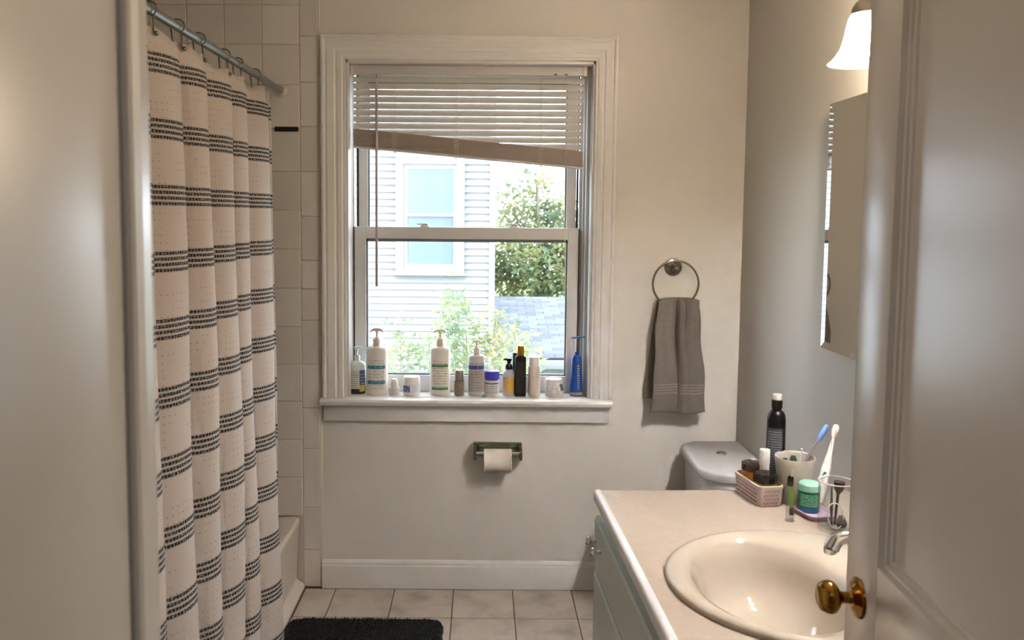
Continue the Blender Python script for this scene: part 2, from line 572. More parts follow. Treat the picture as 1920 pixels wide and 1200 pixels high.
# wall tiles beside the window (tub end)
XT = U(601, 700, Y=D).x                                    # right edge of the tiled area
XC = U(567, 700, Y=D).x                                    # joint between the trim column and the field
WTW = 0.148
rows = [-66, 10, 84, 160, 242, 322, 395, 467, 540, 612, 683, 752, 824, 894, 966]
zz = [U(540, y, Y=D).z for y in rows]
trows = [-100, -15, 69, 155, 238, 322, 406, 488, 541, 600, 683, 764, 841, 951, 1029, 1103]
tz = [U(585, y, Y=D).z for y in trows]; tz[-1] = 0.003
g = .0016


def walltile_obj(x0, x1, z0, z1):
    return obj('wall_tile', box(x0 + g, x1 - g, D - .008, D + .002, z0 + g, z1 - g, .0018, seg=1), walltile, wall_back)


obj('tile_grout', box(XL, XT - .001, D - .0055, D + .001, 0.003, CEIL), wallgrout, wall_back, smooth=False)
for a, b in zip(zz, zz[1:]):
    for c in range(5):
        x1 = XC - c * WTW
        walltile_obj(max(x1 - WTW, XL), x1, b, min(a, CEIL))
for a, b in zip(tz, tz[1:]):
    if b < CEIL:
        walltile_obj(XC, XT, b, min(a, CEIL))
obj('caulk_line', box(XT - .002, XT + .006, D - .007, D + .001, .11, CEIL, .002), M('cream_caulk', (214, 204, 188), 0.6), wall_back)
p = U(515, 242, Y=D - .01); q = U(560, 242, Y=D - .01)
ac = tag(obj('accent_strip', box(p.x, q.x, D - .016, D - .0085, p.z - .0095, p.z + .0095, .002), M('black_glazed_strip', (8, 8, 9), 0.3)), 'short black strip on the tub wall tiles beside the curtain', 'tile strip')

# baseboard
b = BM(); bx0, bx1 = XT + .004, XW(D) - .002
prof = [(0, 0), (.016, 0), (.016, .095), (.013, .099), (.013, .108), (.006, .116), (0, .118)]
sweep(prof, [lambda a, c, x=x: Vector((x, D - .0005 - a, c + .002)) for x in (bx0, bx1)], bm=b)
tag(obj('baseboard_back', b, trimwhite, angle=25), 'white painted baseboard along the back wall under the window', 'baseboard', kind='structure')

# ------------------------------------------------------------------ doorway and door
jamb = thing('trim_1', 'cream painted door jamb with stop moulding at the left edge', 'door frame', (JL, FRONT0, 0), kind='structure')
SX = U(250, 402, Y=.70).x
jx = U(231, 402, Y=.70).x
obj('jamb_board', box(jx - .03, jx, .30, .76, 0.006, 2.05, .002), jambpaint, jamb)
sy1 = SX / ((274 - PPX) / FPX)
b = sweep([(0, 0), (SX - jx - .002, 0), (SX - jx, .004), (SX - jx, sy1 - .70 - .006), (SX - jx - .006, sy1 - .70), (0, sy1 - .70)],
          [lambda a, c, z=z: Vector((jx + a, .70 + c, z)) for z in (0.006, 2.05)])
obj('door_stop', b, jambpaint, jamb, angle=12)
obj('casing', box(jx - .085, jx - .024, FRONT1 + .0005, FRONT1 + .016, 0.0, 2.1, .004), trimwhite, jamb)
jr = thing('trim_2', 'right door jamb behind the open white door', 'door frame', (JR, FRONT0, 0), kind='structure')
obj('jamb_board', box(JR + .004, JR + .03, FRONT0 - .01, FRONT1 + .01, 0.006, 2.05, .002), jambpaint, jr)

# door leaf: local frame, s along the door from its hinge to the free edge, n towards the viewer (left), z up
e_far = Vector((U(1616, 402, Y=1.39).x, 1.39, 0))
DW = 0.74
ddir = Vector((0.063, 1.0, 0)).normalized(); dn = Vector((-ddir.y, ddir.x, 0))
hinge = e_far - ddir * DW
door = thing('door_1', 'white panelled door standing open with a brass knob', 'door', (hinge.x, hinge.y, 0.012), kind='structure')
DM = Matrix(((ddir.x, dn.x, 0, hinge.x), (ddir.y, dn.y, 0, hinge.y), (0, 0, 1, 0.012), (0, 0, 0, 1)))
DT = .035; STI = .122; REC = .012
zr = U(1651, 1062, Y=1.27).z - .012        # top of the lock rail
zl = zr - .20


def dbox(s0, s1, n0, n1, z0, z1, bev=.0015, bm=None):
    return box(s0, s1, n0, n1, z0, z1, bev, bm=bm, mtx=DM)


DH = 2.02
obj('stile', dbox(DW - STI, DW, -DT, 0, 0, DH), doorpaint, door)
obj('stile', dbox(0, STI, -DT, 0, 0, DH), doorpaint, door)
for z0, z1 in ((0, .24), (zl, zr), (DH - .12, DH)):
    obj('rail', dbox(STI, DW - STI, -DT, 0, z0, z1), doorpaint, door)
for z0, z1 in ((.24, zl), (zr, DH - .12)):
    obj('panel', dbox(STI - .001, DW - STI + .001, -DT + REC, -REC - .009, z0 - .001, z1 + .001, 0), doorpaint, door, smooth=False)
    # stepped moulding round the recess
    rect = [(STI, z0), (DW - STI, z0), (DW - STI, z1), (STI, z1)]
    prof = [(0.0, -.0005), (.001, -.010), (.005, -.0115), (.0065, -.016), (.012, -.0175), (.014, -.0212), (0, -.0212)]
    cs, cz = DW / 2, (z0 + z1) / 2
    fs = []
    for s_, z_ in rect + rect[:1]:
        ss = 1 if s_ < cs else -1; zs_ = 1 if z_ < cz else -1
        fs.append(lambda a, c, s_=s_, z_=z_, ss=ss, zs_=zs_: DM @ Vector((s_ + ss * a, c, z_ + zs_ * a)))
    obj('panel_moulding', sweep(prof, fs, close=False), doorpaint, door, angle=20)
# knob
kp = U(1606, 1121, Y=1.335)
ks = (Vector((kp.x, kp.y, 0)) - Vector((hinge.x, hinge.y, 0))).dot(ddir); kz = kp.z
KM = DM @ Matrix.Translation((ks, 0, kz - .012)) @ Matrix.Rotation(rad(-90), 4, 'X')
kn = obj('knob', lathe([(0, .066), (.014, .066), (.022, .062), (.0265, .053), (.0275, .047), (.026, .041), (.02, .035), (.012, .031), (.0095, .027), (.0095, .012), (.012, .008), (0, .008)], mtx=KM, seg=32), brass, door, label='brass door knob')
obj('knob_rose', lathe([(0, .012), (.012, .012), (.018, .011), (.0225, .007), (.0315, .005), (.0335, .002), (.0335, 0), (0, 0)], mtx=KM @ Matrix.Diagonal((1.0, 1.0, 1.0, 1.0)), seg=36), brass, kn)

# ------------------------------------------------------------------ window
win = thing('window_1', 'white double hung window with wide moulded casing and sill', 'window', ((OX0 + OX1) / 2, D, OZ0), kind='structure')
CX0, CX1 = U(604, 420, Y=D).x, U(1151, 420, Y=D).x
CZT = U(880, 69, Y=D).z; ZS = U(880, 742, Y=D + .03).z       # sill top
# casing: moulded profile, a = from the outer edge inwards, c = out of the wall
CWL, CWR, CWT = OX0 - CX0, CX1 - OX1, CZT - OZ1
prof0 = [(0, 0), (0, .024), (.05, .027), (.13, .027), (.17, .021), (.22, .021), (.27, .024), (.55, .021), (.60, .016), (.65, .016), (.70, .019), (.86, .017), (.90, .012), (1, .012), (1, 0)]


def cpt(x_out, sx, w):
    return lambda a, c, z=None: Vector((x_out + sx * a * w, D - c, z))


def casing(path):
    return sweep(prof0, path)


zb = ZS + .0005
Lp = [lambda a, c: Vector((CX0 + a * CWL, D - .0003 - c, zb)), lambda a, c: Vector((CX0 + a * CWL, D - .0003 - c, CZT - a * CWT))]
Rp = [lambda a, c: Vector((CX1 - a * CWR, D - .0003 - c, zb)), lambda a, c: Vector((CX1 - a * CWR, D - .0003 - c, CZT - a * CWT))]
Tp = [lambda a, c: Vector((CX0 + a * CWL, D - .0003 - c, CZT - a * CWT)), lambda a, c: Vector((CX1 - a * CWR, D - .0003 - c, CZT - a * CWT))]
for nm, pth in (('casing_side', Lp), ('casing_side', Rp), ('casing_head', Tp)):
    obj(nm, casing(pth), trimwhite, win, angle=20)
# jamb lining
JD = .165
t = box(OX0 - .001, OX0 + .010, D - .002, D + JD, ZS, OZ1, .001); obj('jamb_lining', t, vinyl, win)
t = box(OX1 - .010, OX1 + .001, D - .002, D + JD, ZS, OZ1, .001); obj('jamb_lining', t, vinyl, win)
t = box(OX0, OX1, D - .002, D + JD, OZ1 - .012, OZ1 + .001, .001); obj('head_lining', t, trimwhite, win)
# stops in front of the sashes
LSY, USY = D + .105, D + .140          # face planes of the lower and upper sash
sxl = U(665, 560, Y=LSY).x; sxr = U(1083, 560, Y=LSY).x
for a, c in ((OX0 + .009, sxl - .004), (sxr + .004, OX1 - .009)):
    b = BM(); w = c - a
    box(a, c, LSY + .012, D + JD, ZS, OZ1 - .01, .001, bm=b)
    if a < 0:
        box(a, a + w * .45, LSY - .02, LSY + .013, ZS, OZ1 - .01, .002, bm=b)
    else:
        box(c - w * .45, c, LSY - .045, LSY + .013, ZS, OZ1 - .01, .002, bm=b)
        box(c - w * .75, c - w * .4, LSY - .015, LSY + .013, ZS, OZ1 - .01, .002, bm=b)
    obj('sash_stop', b, vinyl, win)
# sashes
winglass = glass('window_glass', (246, 250, 252))
zrt = U(880, 426.5, Y=LSY).z; zrb = U(880, 448.5, Y=LSY).z; zgb = U(880, 704, Y=LSY).z
gl0 = U(686.5, 560, Y=LSY).x; gl1 = U(1063, 560, Y=LSY).x


def sash(name, x0, x1, z0, z1, gx0, gx1, gz0, gz1, y, th):
    s = obj(name, box(x0, gx0, y, y + th, z0, z1, .002), vinyl, win)
    for bx in ((gx1, x1, z0, z1), (gx0 - .0005, gx1 + .0005, gz1, z1), (gx0 - .0005, gx1 + .0005, z0, gz0)):
        b = bmesh.new(); b.from_mesh(s.data)
        box(bx[0] - win.location.x, bx[1] - win.location.x, y - win.location.y, y + th - win.location.y, bx[2] - win.location.z, bx[3] - win.location.z, .002, bm=b)
        b.to_mesh(s.data); b.free()
    s.data.polygons.foreach_set('use_smooth', [False] * len(s.data.polygons))
    gk = BM(); w = .006
    for bx in ((gx0, gx0 + w, gz0, gz1), (gx1 - w, gx1, gz0, gz1), (gx0, gx1, gz1 - .012, gz1), (gx0, gx1, gz0, gz0 + w)):
        box(bx[0], bx[1], y + .008, y + th - .004, bx[2], bx[3], 0, bm=gk)
    obj('gasket', gk, rubber, s, smooth=False)
    obj('pane', box(gx0, gx1, y + th * .5, y + th * .5 + .003, gz0, gz1), winglass, s, smooth=False)
    return s


low = sash('sash_lower', sxl, sxr, ZS + .001, zrt, gl0, gl1, zgb, zrb, LSY, .030)
ux0, ux1 = U(673, 380, Y=USY).x, U(1080, 380, Y=USY).x
ug0, ug1 = U(690, 380, Y=USY).x, U(1062, 380, Y=USY).x
upp = sash('sash_upper', ux0, ux1, zrb - .01, OZ1 - .013, ug0, ug1, zrt - .012, OZ1 - .06, USY, .024)
obj('shadow_gap_strip', box(ux0 - .010, ux0 - .002, USY + .004, USY + .016, zrt, OZ1 - .014), darkgap, win, smooth=False)  # dark strips put in as the shade of the gaps beside the sashes
obj('shadow_gap_strip', box(ux1 + .002, ux1 + .010, USY + .004, USY + .016, zrt, OZ1 - .014), darkgap, win, smooth=False)
obj('shadow_gap_strip', box(sxl - .0038, sxl - .0004, LSY + .004, LSY + .014, ZS, zrt), darkgap, win, smooth=False)
obj('shadow_gap_strip', box(sxr + .0004, sxr + .0038, LSY + .004, LSY + .014, ZS, zrt), darkgap, win, smooth=False)
for px in (797, 965):
    c = U(px, 426, Y=LSY + .014)
    b = lathe([(0, .010), (.010, .010), (.018, .006), (.021, 0), (0, 0)], (c.x, c.y, zrt - .0003), 1.1, .65, 20)
    lk = obj('sash_lock', b, vinyl, low)
    obj('lock_lever', box(c.x - .034, c.x + .012, c.y - .008, c.y + .004, zrt + .0095, zrt + .0155, .0025), vinyl, lk)
# stool and apron
SP = .052
b = BM(); xs0, xs1 = U(599, 750, Y=D - SP).x, U(1149, 750, Y=D - SP).x
sprof = [(0, 0), (-.012 + SP, 0), (SP - .004, -.004), (SP, -.012), (SP - .001, -.020), (SP - .006, -.027), (0, -.027)]
sweep(sprof, [lambda a, c, x=x: Vector((x, D - a - .0003, ZS + c)) for x in (xs0, xs1)], bm=b)
box(OX0 + .001, OX1 - .001, D - .001, D + JD + .02, ZS - .027, ZS, 0, bm=b)
obj('stool', b, trimwhite, win, angle=30)
ab = U(880, 791, Y=D - .018).z
obj('apron', box(U(607, 770, Y=D - .018).x, U(1142, 770, Y=D - .018).x, D - .019, D - .0003, ab, ZS - .0275, .002), trimwhite, win)

# ------------------------------------------------------------------ venetian blind
BY = D + .060
bl = thing('window_blind', 'white venetian blind half raised with its slat stack hanging crooked', 'window blind', ((OX0 + OX1) / 2, BY, OZ1 - .04))
hx0, hx1 = U(659, 132, Y=BY).x, U(1099, 132, Y=BY).x
hz1, hz0 = U(880, 123.5, Y=BY - .014).z, U(880, 140.5, Y=BY - .014).z
hz1 = min(hz1, OZ1 - .0125)
hr = obj('headrail', box(hx0, hx1, BY - .016, BY + .016, hz0, hz1, .0015), slatmat, bl)
for x in (hx0, hx1 - .010):
    obj('end_bracket', box(x - .002, x + .012, BY - .0185, BY + .018, hz0 - .002, hz1, .001), creamplastic, hr)
bx0, bx1 = U(663, 200, Y=BY).x, U(1095, 200, Y=BY).x
TILT = rad(72); SW = .0256
z_first = U(880, 150, Y=BY).z; z_last = U(880, 274, Y=BY).z
NS = 11
b = BM(); n = 8
pr = []
for i in range(n + 1):
    a = (i / n - .5) * SW; hcur = .0022 * (1 - (2 * i / n - 1) ** 2)
    pr.append((a, hcur))
prs = pr + [(a, h - .0006) for a, h in reversed(pr)]


def slat_fn(x, z, y):
    def f(a, c):
        # room-side edge down
        return Vector((x, y + a * cos(TILT) - c * sin(TILT), z + a * sin(TILT) + c * cos(TILT)))
    return f


sl0 = obj('slat', sweep(prs, [slat_fn(bx0, z_first, BY + .006), slat_fn(bx1, z_first, BY + .006)]), slatmat, bl, angle=50)
for i in range(1, NS):
    o = bpy.data.objects.new('slat', sl0.data); COL.objects.link(o); o.parent = bl
    o.location = (0, 0, (z_last - z_first) * i / (NS - 1))
# gathered slats, tilted
sa = U(663, 241, Y=BY - .008); sb = U(1093, 284, Y=BY - .008)
sa2 = U(663, 272, Y=BY - .008); sb2 = U(1093, 313, Y=BY - .008)
b = BM(); K = 22
for i in range(K):
    f = (i + .5) / K
    zl_, zr_ = sa.z + (sa2.z - sa.z) * f, sb.z + (sb2.z - sb.z) * f
    jit = random.uniform(-.002, .002)
    th = (sa.z - sa2.z) / K * .30
    vv = []
    for x, z in ((sa.x, zl_), (sb.x, zr_)):
        for dy, dz in ((-.0125, -th), (-.0125, th), (.0125, th), (.0125, -th)):
            vv.append(b.verts.new((x + jit, BY - .006 + dy + jit, z + dz)))
    for q in ((0, 1, 5, 4), (1, 2, 6, 5), (2, 3, 7, 6), (3, 0, 4, 7), (0, 3, 2, 1), (4, 5, 6, 7)):
        b.faces.new([vv[k] for k in q])
bmesh.ops.recalc_face_normals(b, faces=b.faces)
obj('slat_stack', b, stackmat, bl, smooth=False, label='taupe stack of gathered slats hanging at a slant', kind='stuff')
ang = math.atan2(sb2.z - sa2.z, sb2.x - sa2.x)
RM = Matrix.Translation(((sa2.x + sb2.x) / 2, BY - .006, (sa2.z + sb2.z) / 2 - .005)) @ Matrix.Rotation(-ang, 4, 'Y')
hl = math.hypot(sb2.x - sa2.x, sb2.z - sa2.z) / 2
obj('bottom_rail', box(-hl, hl, -.0125, .0125, -.005, .004, .003, mtx=RM), slatmat, bl)
# ladder cords with tangled loops on the stack
for px in (741, 856, 1015):
    x = U(px, 200, Y=BY).x; f = (x - sa.x) / (sb.x - sa.x)
    zt, zb_ = sa.z + (sb.z - sa.z) * f, sa2.z + (sb2.z - sa2.z) * f
    pts = [(x + .0012 * sin(k * 2.1), BY - .0105 + .0015 * cos(k * 1.7), hz0 + (zt - hz0) * k / 24) for k in range(25)]
    ld = obj('ladder_cord', tube(pts, .0015, 5), cordmat, bl)
    lp = BM()
    for k in range(9):
        cz = zt + (zb_ - zt) * (k + .4) / 9.2; rr = random.uniform(.005, .0105)
        ring = [(x + rr * 1.1 * cos(a) + random.uniform(-.001, .001), BY - .0215 + .002 * sin(a * 2), cz + rr * .55 * sin(a)) for a in [2 * PI * q / 12 for q in range(12)]]
        tube(ring, .0014, 5, bm=lp, closed=True)
    obj('cord_loops', lp, cordmat, ld)
    obj('rail_button', lathe([(0, .004), (.006, .003), (.006, 0), (0, 0)], (x, BY - .006, zb_ - .0145), seg=12), creamplastic, ld)
# wand and lift cord
w0 = U(706, 141, Y=BY - .026); w1 = U(706.5, 537, Y=BY - .026)
wd = obj('wand', tube([(w0.x, w0.y, w0.z - .012), (w1.x, w1.y, w1.z)], .0055, 8), M('clear_grey_wand', (166, 152, 148), 0.3), bl)
obj('wand_hook', tube([(w0.x, BY - .015, w0.z + .004), (w0.x, BY - .024, w0.z + .003), (w0.x, w0.y, w0.z - .004), (w0.x, w0.y, w0.z - .016)], .002, 6), nickel, wd)
c0 = U(1062, 139, Y=BY - .024); c1 = U(1059, 548, Y=BY - .024)
lc = obj('lift_cord', tube([(c0.x, c0.y, hz0 + .004), (c0.x + .001, c0.y, (c0.z + c1.z) / 2), (c1.x, c1.y, c1.z)], .0012, 6), cordmat, bl)
obj('cord_tassel', lathe([(0, .016), (.003, .015), (.004, .010), (.0065, .002), (.0065, 0), (0, 0)], (c1.x, c1.y, U(1059, 540, Y=BY - .024).z), seg=12), M('tan_tassel', (190, 160, 120), 0.5), lc)
for px in (1042, 1062):
    c = U(px, 138, Y=BY - .017)
    obj('cord_guide', box(c.x - .006, c.x + .006, BY - .018, BY - .0158, hz0 + .001, hz0 + .006, .0008), M('dark_bronze_guide', (70, 60, 46), 0.4), hr)

# ------------------------------------------------------------------ bathtub, shower rod, rings, curtain
TZ = U(566, 967, Y=D).z
xo = TUBX
tp = [(xo, .003), (xo, .014), (xo - .006, .020), (xo - .030, .036), (xo - .034, .048), (xo - .020, TZ - .03), (xo - .020, TZ - .012), (xo - .028, TZ - .002), (xo - .040, TZ),
      (xo - .10, TZ - .004), (xo - .115, TZ - .012), (xo - .15, TZ - .16), (xo - .19, TZ - .215), (XL + .19, TZ - .225), (XL + .14, TZ - .16), (XL + .10, TZ - .012), (XL + .08, TZ), (XL + .004, TZ), (XL + .004, .003)]
b = sweep(tp, [lambda a, c, y=y: Vector((a, y, c)) for y in (AL0 + .004, D - .009)])
tub = tag(obj('bathtub', b, tubenamel, angle=50), 'cream enamel bathtub behind the striped curtain', 'bathtub')

RX = -0.80
RZ = U(511, 160, X=RX).z
rod = thing('shower_rod', 'satin steel shower curtain rod with wall flange', 'curtain rod', (RX, (AL0 + D) / 2, RZ))
obj('rod_tube', tube([(RX, AL0 + .001, RZ), (RX, D - .012, RZ)], .0125, 20), steel, rod)
for y, s_ in ((D - .0085, -1), (AL0 + .0005, 1)):
    obj('flange', lathe([(0, .022), (.017, .022), (.020, .018), (.024, .006), (.024, 0), (0, 0)], mtx=Matrix.Translation((RX, y, RZ)) @ Matrix.Rotation(rad(90 * s_ * -1), 4, 'X'), seg=24), M('flange_white', (205, 198, 190), .35), rod)

cm = curtain_material()
# fold crests along the rod (distance from the viewer), read from the photograph
crest = [1.50, 1.70, 1.90, 2.11, 2.29, 2.545, 2.70, 2.95, 3.10]
cy0, cy1 = 1.79, 3.06


def fold_phase(y):
    for i in range(len(crest) - 1):
        if y <= crest[i + 1]:
            return i + (y - crest[i]) / (crest[i + 1] - crest[i])
    return len(crest) - 1 + (y - crest[-1]) / .14


HZ = 0.10
ring_px = [288, 340, 379, 425, 450, 482]
ring_y = [RX / ((px - PPX) / FPX) for px in ring_px]


def curtain_pt(u, v):
    """u 0 near .. 1 far (window end), v 0 hem .. 1 top"""
    yb = cy0 + (cy1 - cy0) * u
    ph = fold_phase(yb)
    f = (ph + .6) % 1.0
    # skewed pleat: swells slowly, turns back sharply towards the window
    s_ = sin(2 * PI * (f + .35 * sin(2 * PI * f) / (2 * PI)) - PI * .62)
    amp = (.023 + .010 * (1 - v)) * (1.0 + .25 * sin(ph * 1.9))
    amp *= 0.55 if v > .97 else 1.0
    drift = (1 - v) ** 1.0
    x = RX + .012 + drift * .108 + amp * s_ + .006 * sin(3.1 * v * PI + ph * 2.0) * (1 - v)
    y = yb * (1 - .118 * drift) + .008 * cos(2 * PI * f + 1.0) + .006 * sin(v * 7 + ph)
    top = RZ - .040
    # scalloped top edge between the rings
    dmin = min(abs(yb - ry) for ry in ring_y + [3.05, 1.9])
    sag = -.018 * min(1.0, dmin / .09) ** 1.5 * (max(0, v - .93) / .07)
    return Vector((x, y, HZ + (top - HZ) * v + sag - .012 * u * (1 - v)))


NU = 260
arc = [0.0]
for i in range(NU):
    a, c = curtain_pt(i / NU, .5), curtain_pt((i + 1) / NU, .5)
    arc.append(arc[-1] + (a - c).length)
b = grid(curtain_pt, NU, 60, uvfn=lambda u, v: (arc[round(u * NU)], curtain_pt(u, v).z))
cur = obj('shower_curtain', b, cm, angle=80)
tag(cur, 'off white shower curtain with groups of black dashed stripes', 'shower curtain')
md = cur.modifiers.new('thick', 'SOLIDIFY'); md.thickness = .0012

b = None
for i, ry in enumerate(ring_y):
    k = 0
    rg = thing('curtain_ring', ['nickel curtain ring nearest the door frame', 'second nickel curtain ring from the door frame', 'third nickel curtain ring from the door frame',
                                'fourth nickel curtain ring from the door frame', 'second nickel curtain ring from the window end of the rod', 'nickel curtain ring nearest the window end of the rod'][i],
               'curtain ring', (RX, ry, RZ), 'curtain rings on the shower rod')
    pts = []
    for q in range(17):
        a = rad(-60 + 250 * q / 16)
        pts.append((RX + .0185 * cos(a), ry + .002 * sin(a * 2), RZ + .0015 + .0185 * sin(a)))
    pts = [(RX + .010, ry + .001, RZ - .052), (RX + .0105, ry, RZ - .036)] + pts + [(RX - .016, ry, RZ - .014), (RX - .014, ry - .001, RZ - .034), (RX - .012, ry - .001, RZ - .050)]
    obj('wire', tube(pts, .0021, 8), nickel, rg)
    for sx in (1, -1):
        bm_ = bmesh.new(); bmesh.ops.create_uvsphere(bm_, u_segments=12, v_segments=8, radius=.0062)
        bmesh.ops.translate(bm_, verts=bm_.verts, vec=(RX + .011 * sx + .006 * (sx > 0), ry, RZ - .056))
        obj('ball_end', bm_, nickel, rg)

# ------------------------------------------------------------------ towel ring and towel
TY = D - .052
tc = U(1267, 532, Y=TY); TR = 43.0 * TY / FPX
mp = U(1262, 501, Y=D)
tr = thing('towel_ring', 'brushed nickel towel ring on the wall right of the window', 'towel ring', (mp.x, D, mp.z))
mz = tc.z + TR
mm = Matrix.Translation((mp.x, D - .0004, mp.z)) @ Matrix.Rotation(rad(90), 4, 'X')
obj('rosette', lathe([(0, .014), (.014, .014), (.018, .010), (.024, .009), (.027, .006), (.034, .005), (.036, 0), (0, 0)], mtx=mm, seg=32), nickel, tr)
obj('post', lathe([(0, .062), (.007, .062), (.011, .058), (.012, .050), (.009, .042), (.008, .012), (0, .012)], mtx=mm, seg=20), nickel, tr)
obj('ring', tube([(tc.x + TR * sin(2 * PI * i / 48), TY, tc.z + TR * cos(2 * PI * i / 48)) for i in range(48)], .0042, 10, closed=True), nickel, tr)

tw = towel_material()
ztop = U(1270, 562, Y=TY).z; zbf = U(1268, 773, Y=TY - .02).z; zbb = U(1220, 747, Y=TY + .02).z


def towel_pt(u, v):
    if v < .5:                                  # front fall, bottom to top
        f = v / .5; z = zbf + (ztop - zbf) * f; side = -1.0
        l = (1 - f) * 1217 + f * 1231; r = (1 - f) * 1319 + f * 1310
        l += 3 * sin(f * 6) + 1.2 * sin(f * 15); r += 3 * sin(f * 4 + 1) - 1.5 * sin(f * 13)
    else:
        f = (v - .5) / .5; z = ztop + (zbb - ztop) * f; side = 1.0
        l = (1 - f) * 1231 + f * 1211; r = (1 - f) * 1310 + f * 1306
    hump = max(0, 1 - abs(v - .5) / .06)
    near_top = max(0, 1 - abs(v - .5) / .16)
    z_ = z + .006 * hump ** .5 - .012 * (abs(u - .5) * 2) ** 3 * near_top
    if v < .12:
        z_ += .0035 * sin(u * 7 + .6) * (1 - v / .12)
    px = l + (r - l) * u
    x = U(px, 660, Y=TY).x
    ff = 1 - abs(v - .5) / .5                    # 1 at the ring, 0 at the hems
    y = TY + side * (.019 - .010 * hump) + side * .008 * (1 - ff) - (.006 * sin(PI * u) if side < 0 else 0)
    # folds: a deep central tuck that opens out downwards
    fold = -.013 * math.exp(-((u - .46 - .04 * (1 - ff)) / .028) ** 2) * (ff ** .7) * (1 - hump) + .008 * math.exp(-((u - .55 - .02 * (1 - ff)) / .05) ** 2) * (.3 + .7 * ff) - .006 * math.exp(-((u - .66) / .04) ** 2) * (.3 + .7 * ff) * (1 - hump) + .005 * sin(u * 9 + 1.0) + .003 * sin(u * 23 + v * 5) * ff
    y += -fold * 1.9 if side < 0 else fold * .4
    if side > 0:
        y = min(y, D - .006)
    return Vector((x, y, z_))


b = grid(towel_pt, 44, 110)
tow = thing('hand_towel', 'grey terry hand towel hanging through the towel ring', 'towel', (tc.x, TY, zbf))
tb = obj('towel_cloth', b, tw, tow, angle=80)
md = tb.modifiers.new('thick', 'SOLIDIFY'); md.thickness = .007; md.offset = 0
band = M('towel_dobby_band', (140, 131, 122), 0.85, 0, .1, 60)
for k, (pa, pb) in enumerate(((719, 722), (724, 727), (729, 732), (734, 738))):
    za, zb2 = U(1268, pa, Y=TY - .02).z, U(1268, pb, Y=TY - .02).z

    def bp(u, v, za=za, zb2=zb2):
        z = zb2 + (za - zb2) * v
        f = (z - zbf) / (ztop - zbf)
        q = towel_pt(.012 + u * .976, f * .5)
        return Vector((q.x, q.y - .0050 - .0014 * sin(PI * v), z))
    obj('woven_band', grid(bp, 40, 3), band, tow, angle=80)

# ------------------------------------------------------------------ toilet paper holder and roll
ty = D - .055
h0, h1 = U(888, 840, Y=D), U(978, 840, Y=D)
hz1, hz0 = U(930, 828, Y=D).z, U(930, 854, Y=D).z
tph = thing('toilet_paper_holder', 'chrome toilet paper holder on the wall under the window', 'paper holder', ((h0.x + h1.x) / 2, D, hz0))
plate_m = metal('tarnished_chrome', (150, 156, 140), .22)
obj('back_plate', box(h0.x, h1.x, D - .008, D - .0004, hz0, hz1, .003), plate_m, tph)
obj('plate_lip', box(h0.x, h1.x, D - .016, D - .0075, hz1 - .008, hz1 + .001, .003), plate_m, tph)
bz = U(930, 850, Y=ty).z
for x0, x1 in ((h0.x, h0.x + .012), (h1.x - .012, h1.x)):
    b = loft([(z, [(x0, y0), (x1, y0), (x1, D - .006), (x0, D - .006)]) for z, y0 in ((hz0 - .006, ty + .004), (hz0, ty - .006), (bz + .006, ty - .008), (bz + .016, ty + .006), (hz1 - .004, D - .012))])
    obj('side_arm', b, plate_m, tph)
obj('roller', tube([(h0.x + .010, ty, bz), (h1.x - .010, ty, bz)], .0075, 16), chrome, tph)
rc = U(934, 863, Y=ty)
rx0, rx1 = U(907, 863, Y=ty - .055).x, U(960, 863, Y=ty - .055).x
RR = 25.5 * (ty - .03) / FPX
t = bmesh.new()
rm = Matrix.Translation((rx0, ty, rc.z)) @ Matrix.Rotation(rad(90), 4, 'Y')
L = rx1 - rx0
roll = thing('toilet_roll', 'white toilet paper roll on the chrome holder', 'toilet roll', (rc.x, ty, rc.z - RR))
RR = min(RR, D - .0095 - ty)
obj('paper', lathe([(.021, .001), (RR - .002, 0), (RR, .002), (RR, L - .002), (RR - .002, L), (.021, L - .001), (.021, .001)], mtx=rm, seg=40), M('white_tissue', (224, 214, 204), 0.95, 0, .03, 60, .1, 200), roll)
obj('core', lathe([(.0195, -.001), (.0208, -.001), (.0208, L + .001), (.0195, L + .001), (.0195, -.001)], mtx=rm, seg=24), M('card_core', (150, 118, 84), .9), roll)

# ------------------------------------------------------------------ bath mat
m0, m1 = U(541, 1178, Z=.012), U(831, 1178, Z=.012)
my1 = U(680, 1159, Z=.02).y
x0, x1, y0, y1 = m0.x - .012, m1.x, my1 - .62, my1
out = rrect(x0, x1, y0, y1, .06, 10)
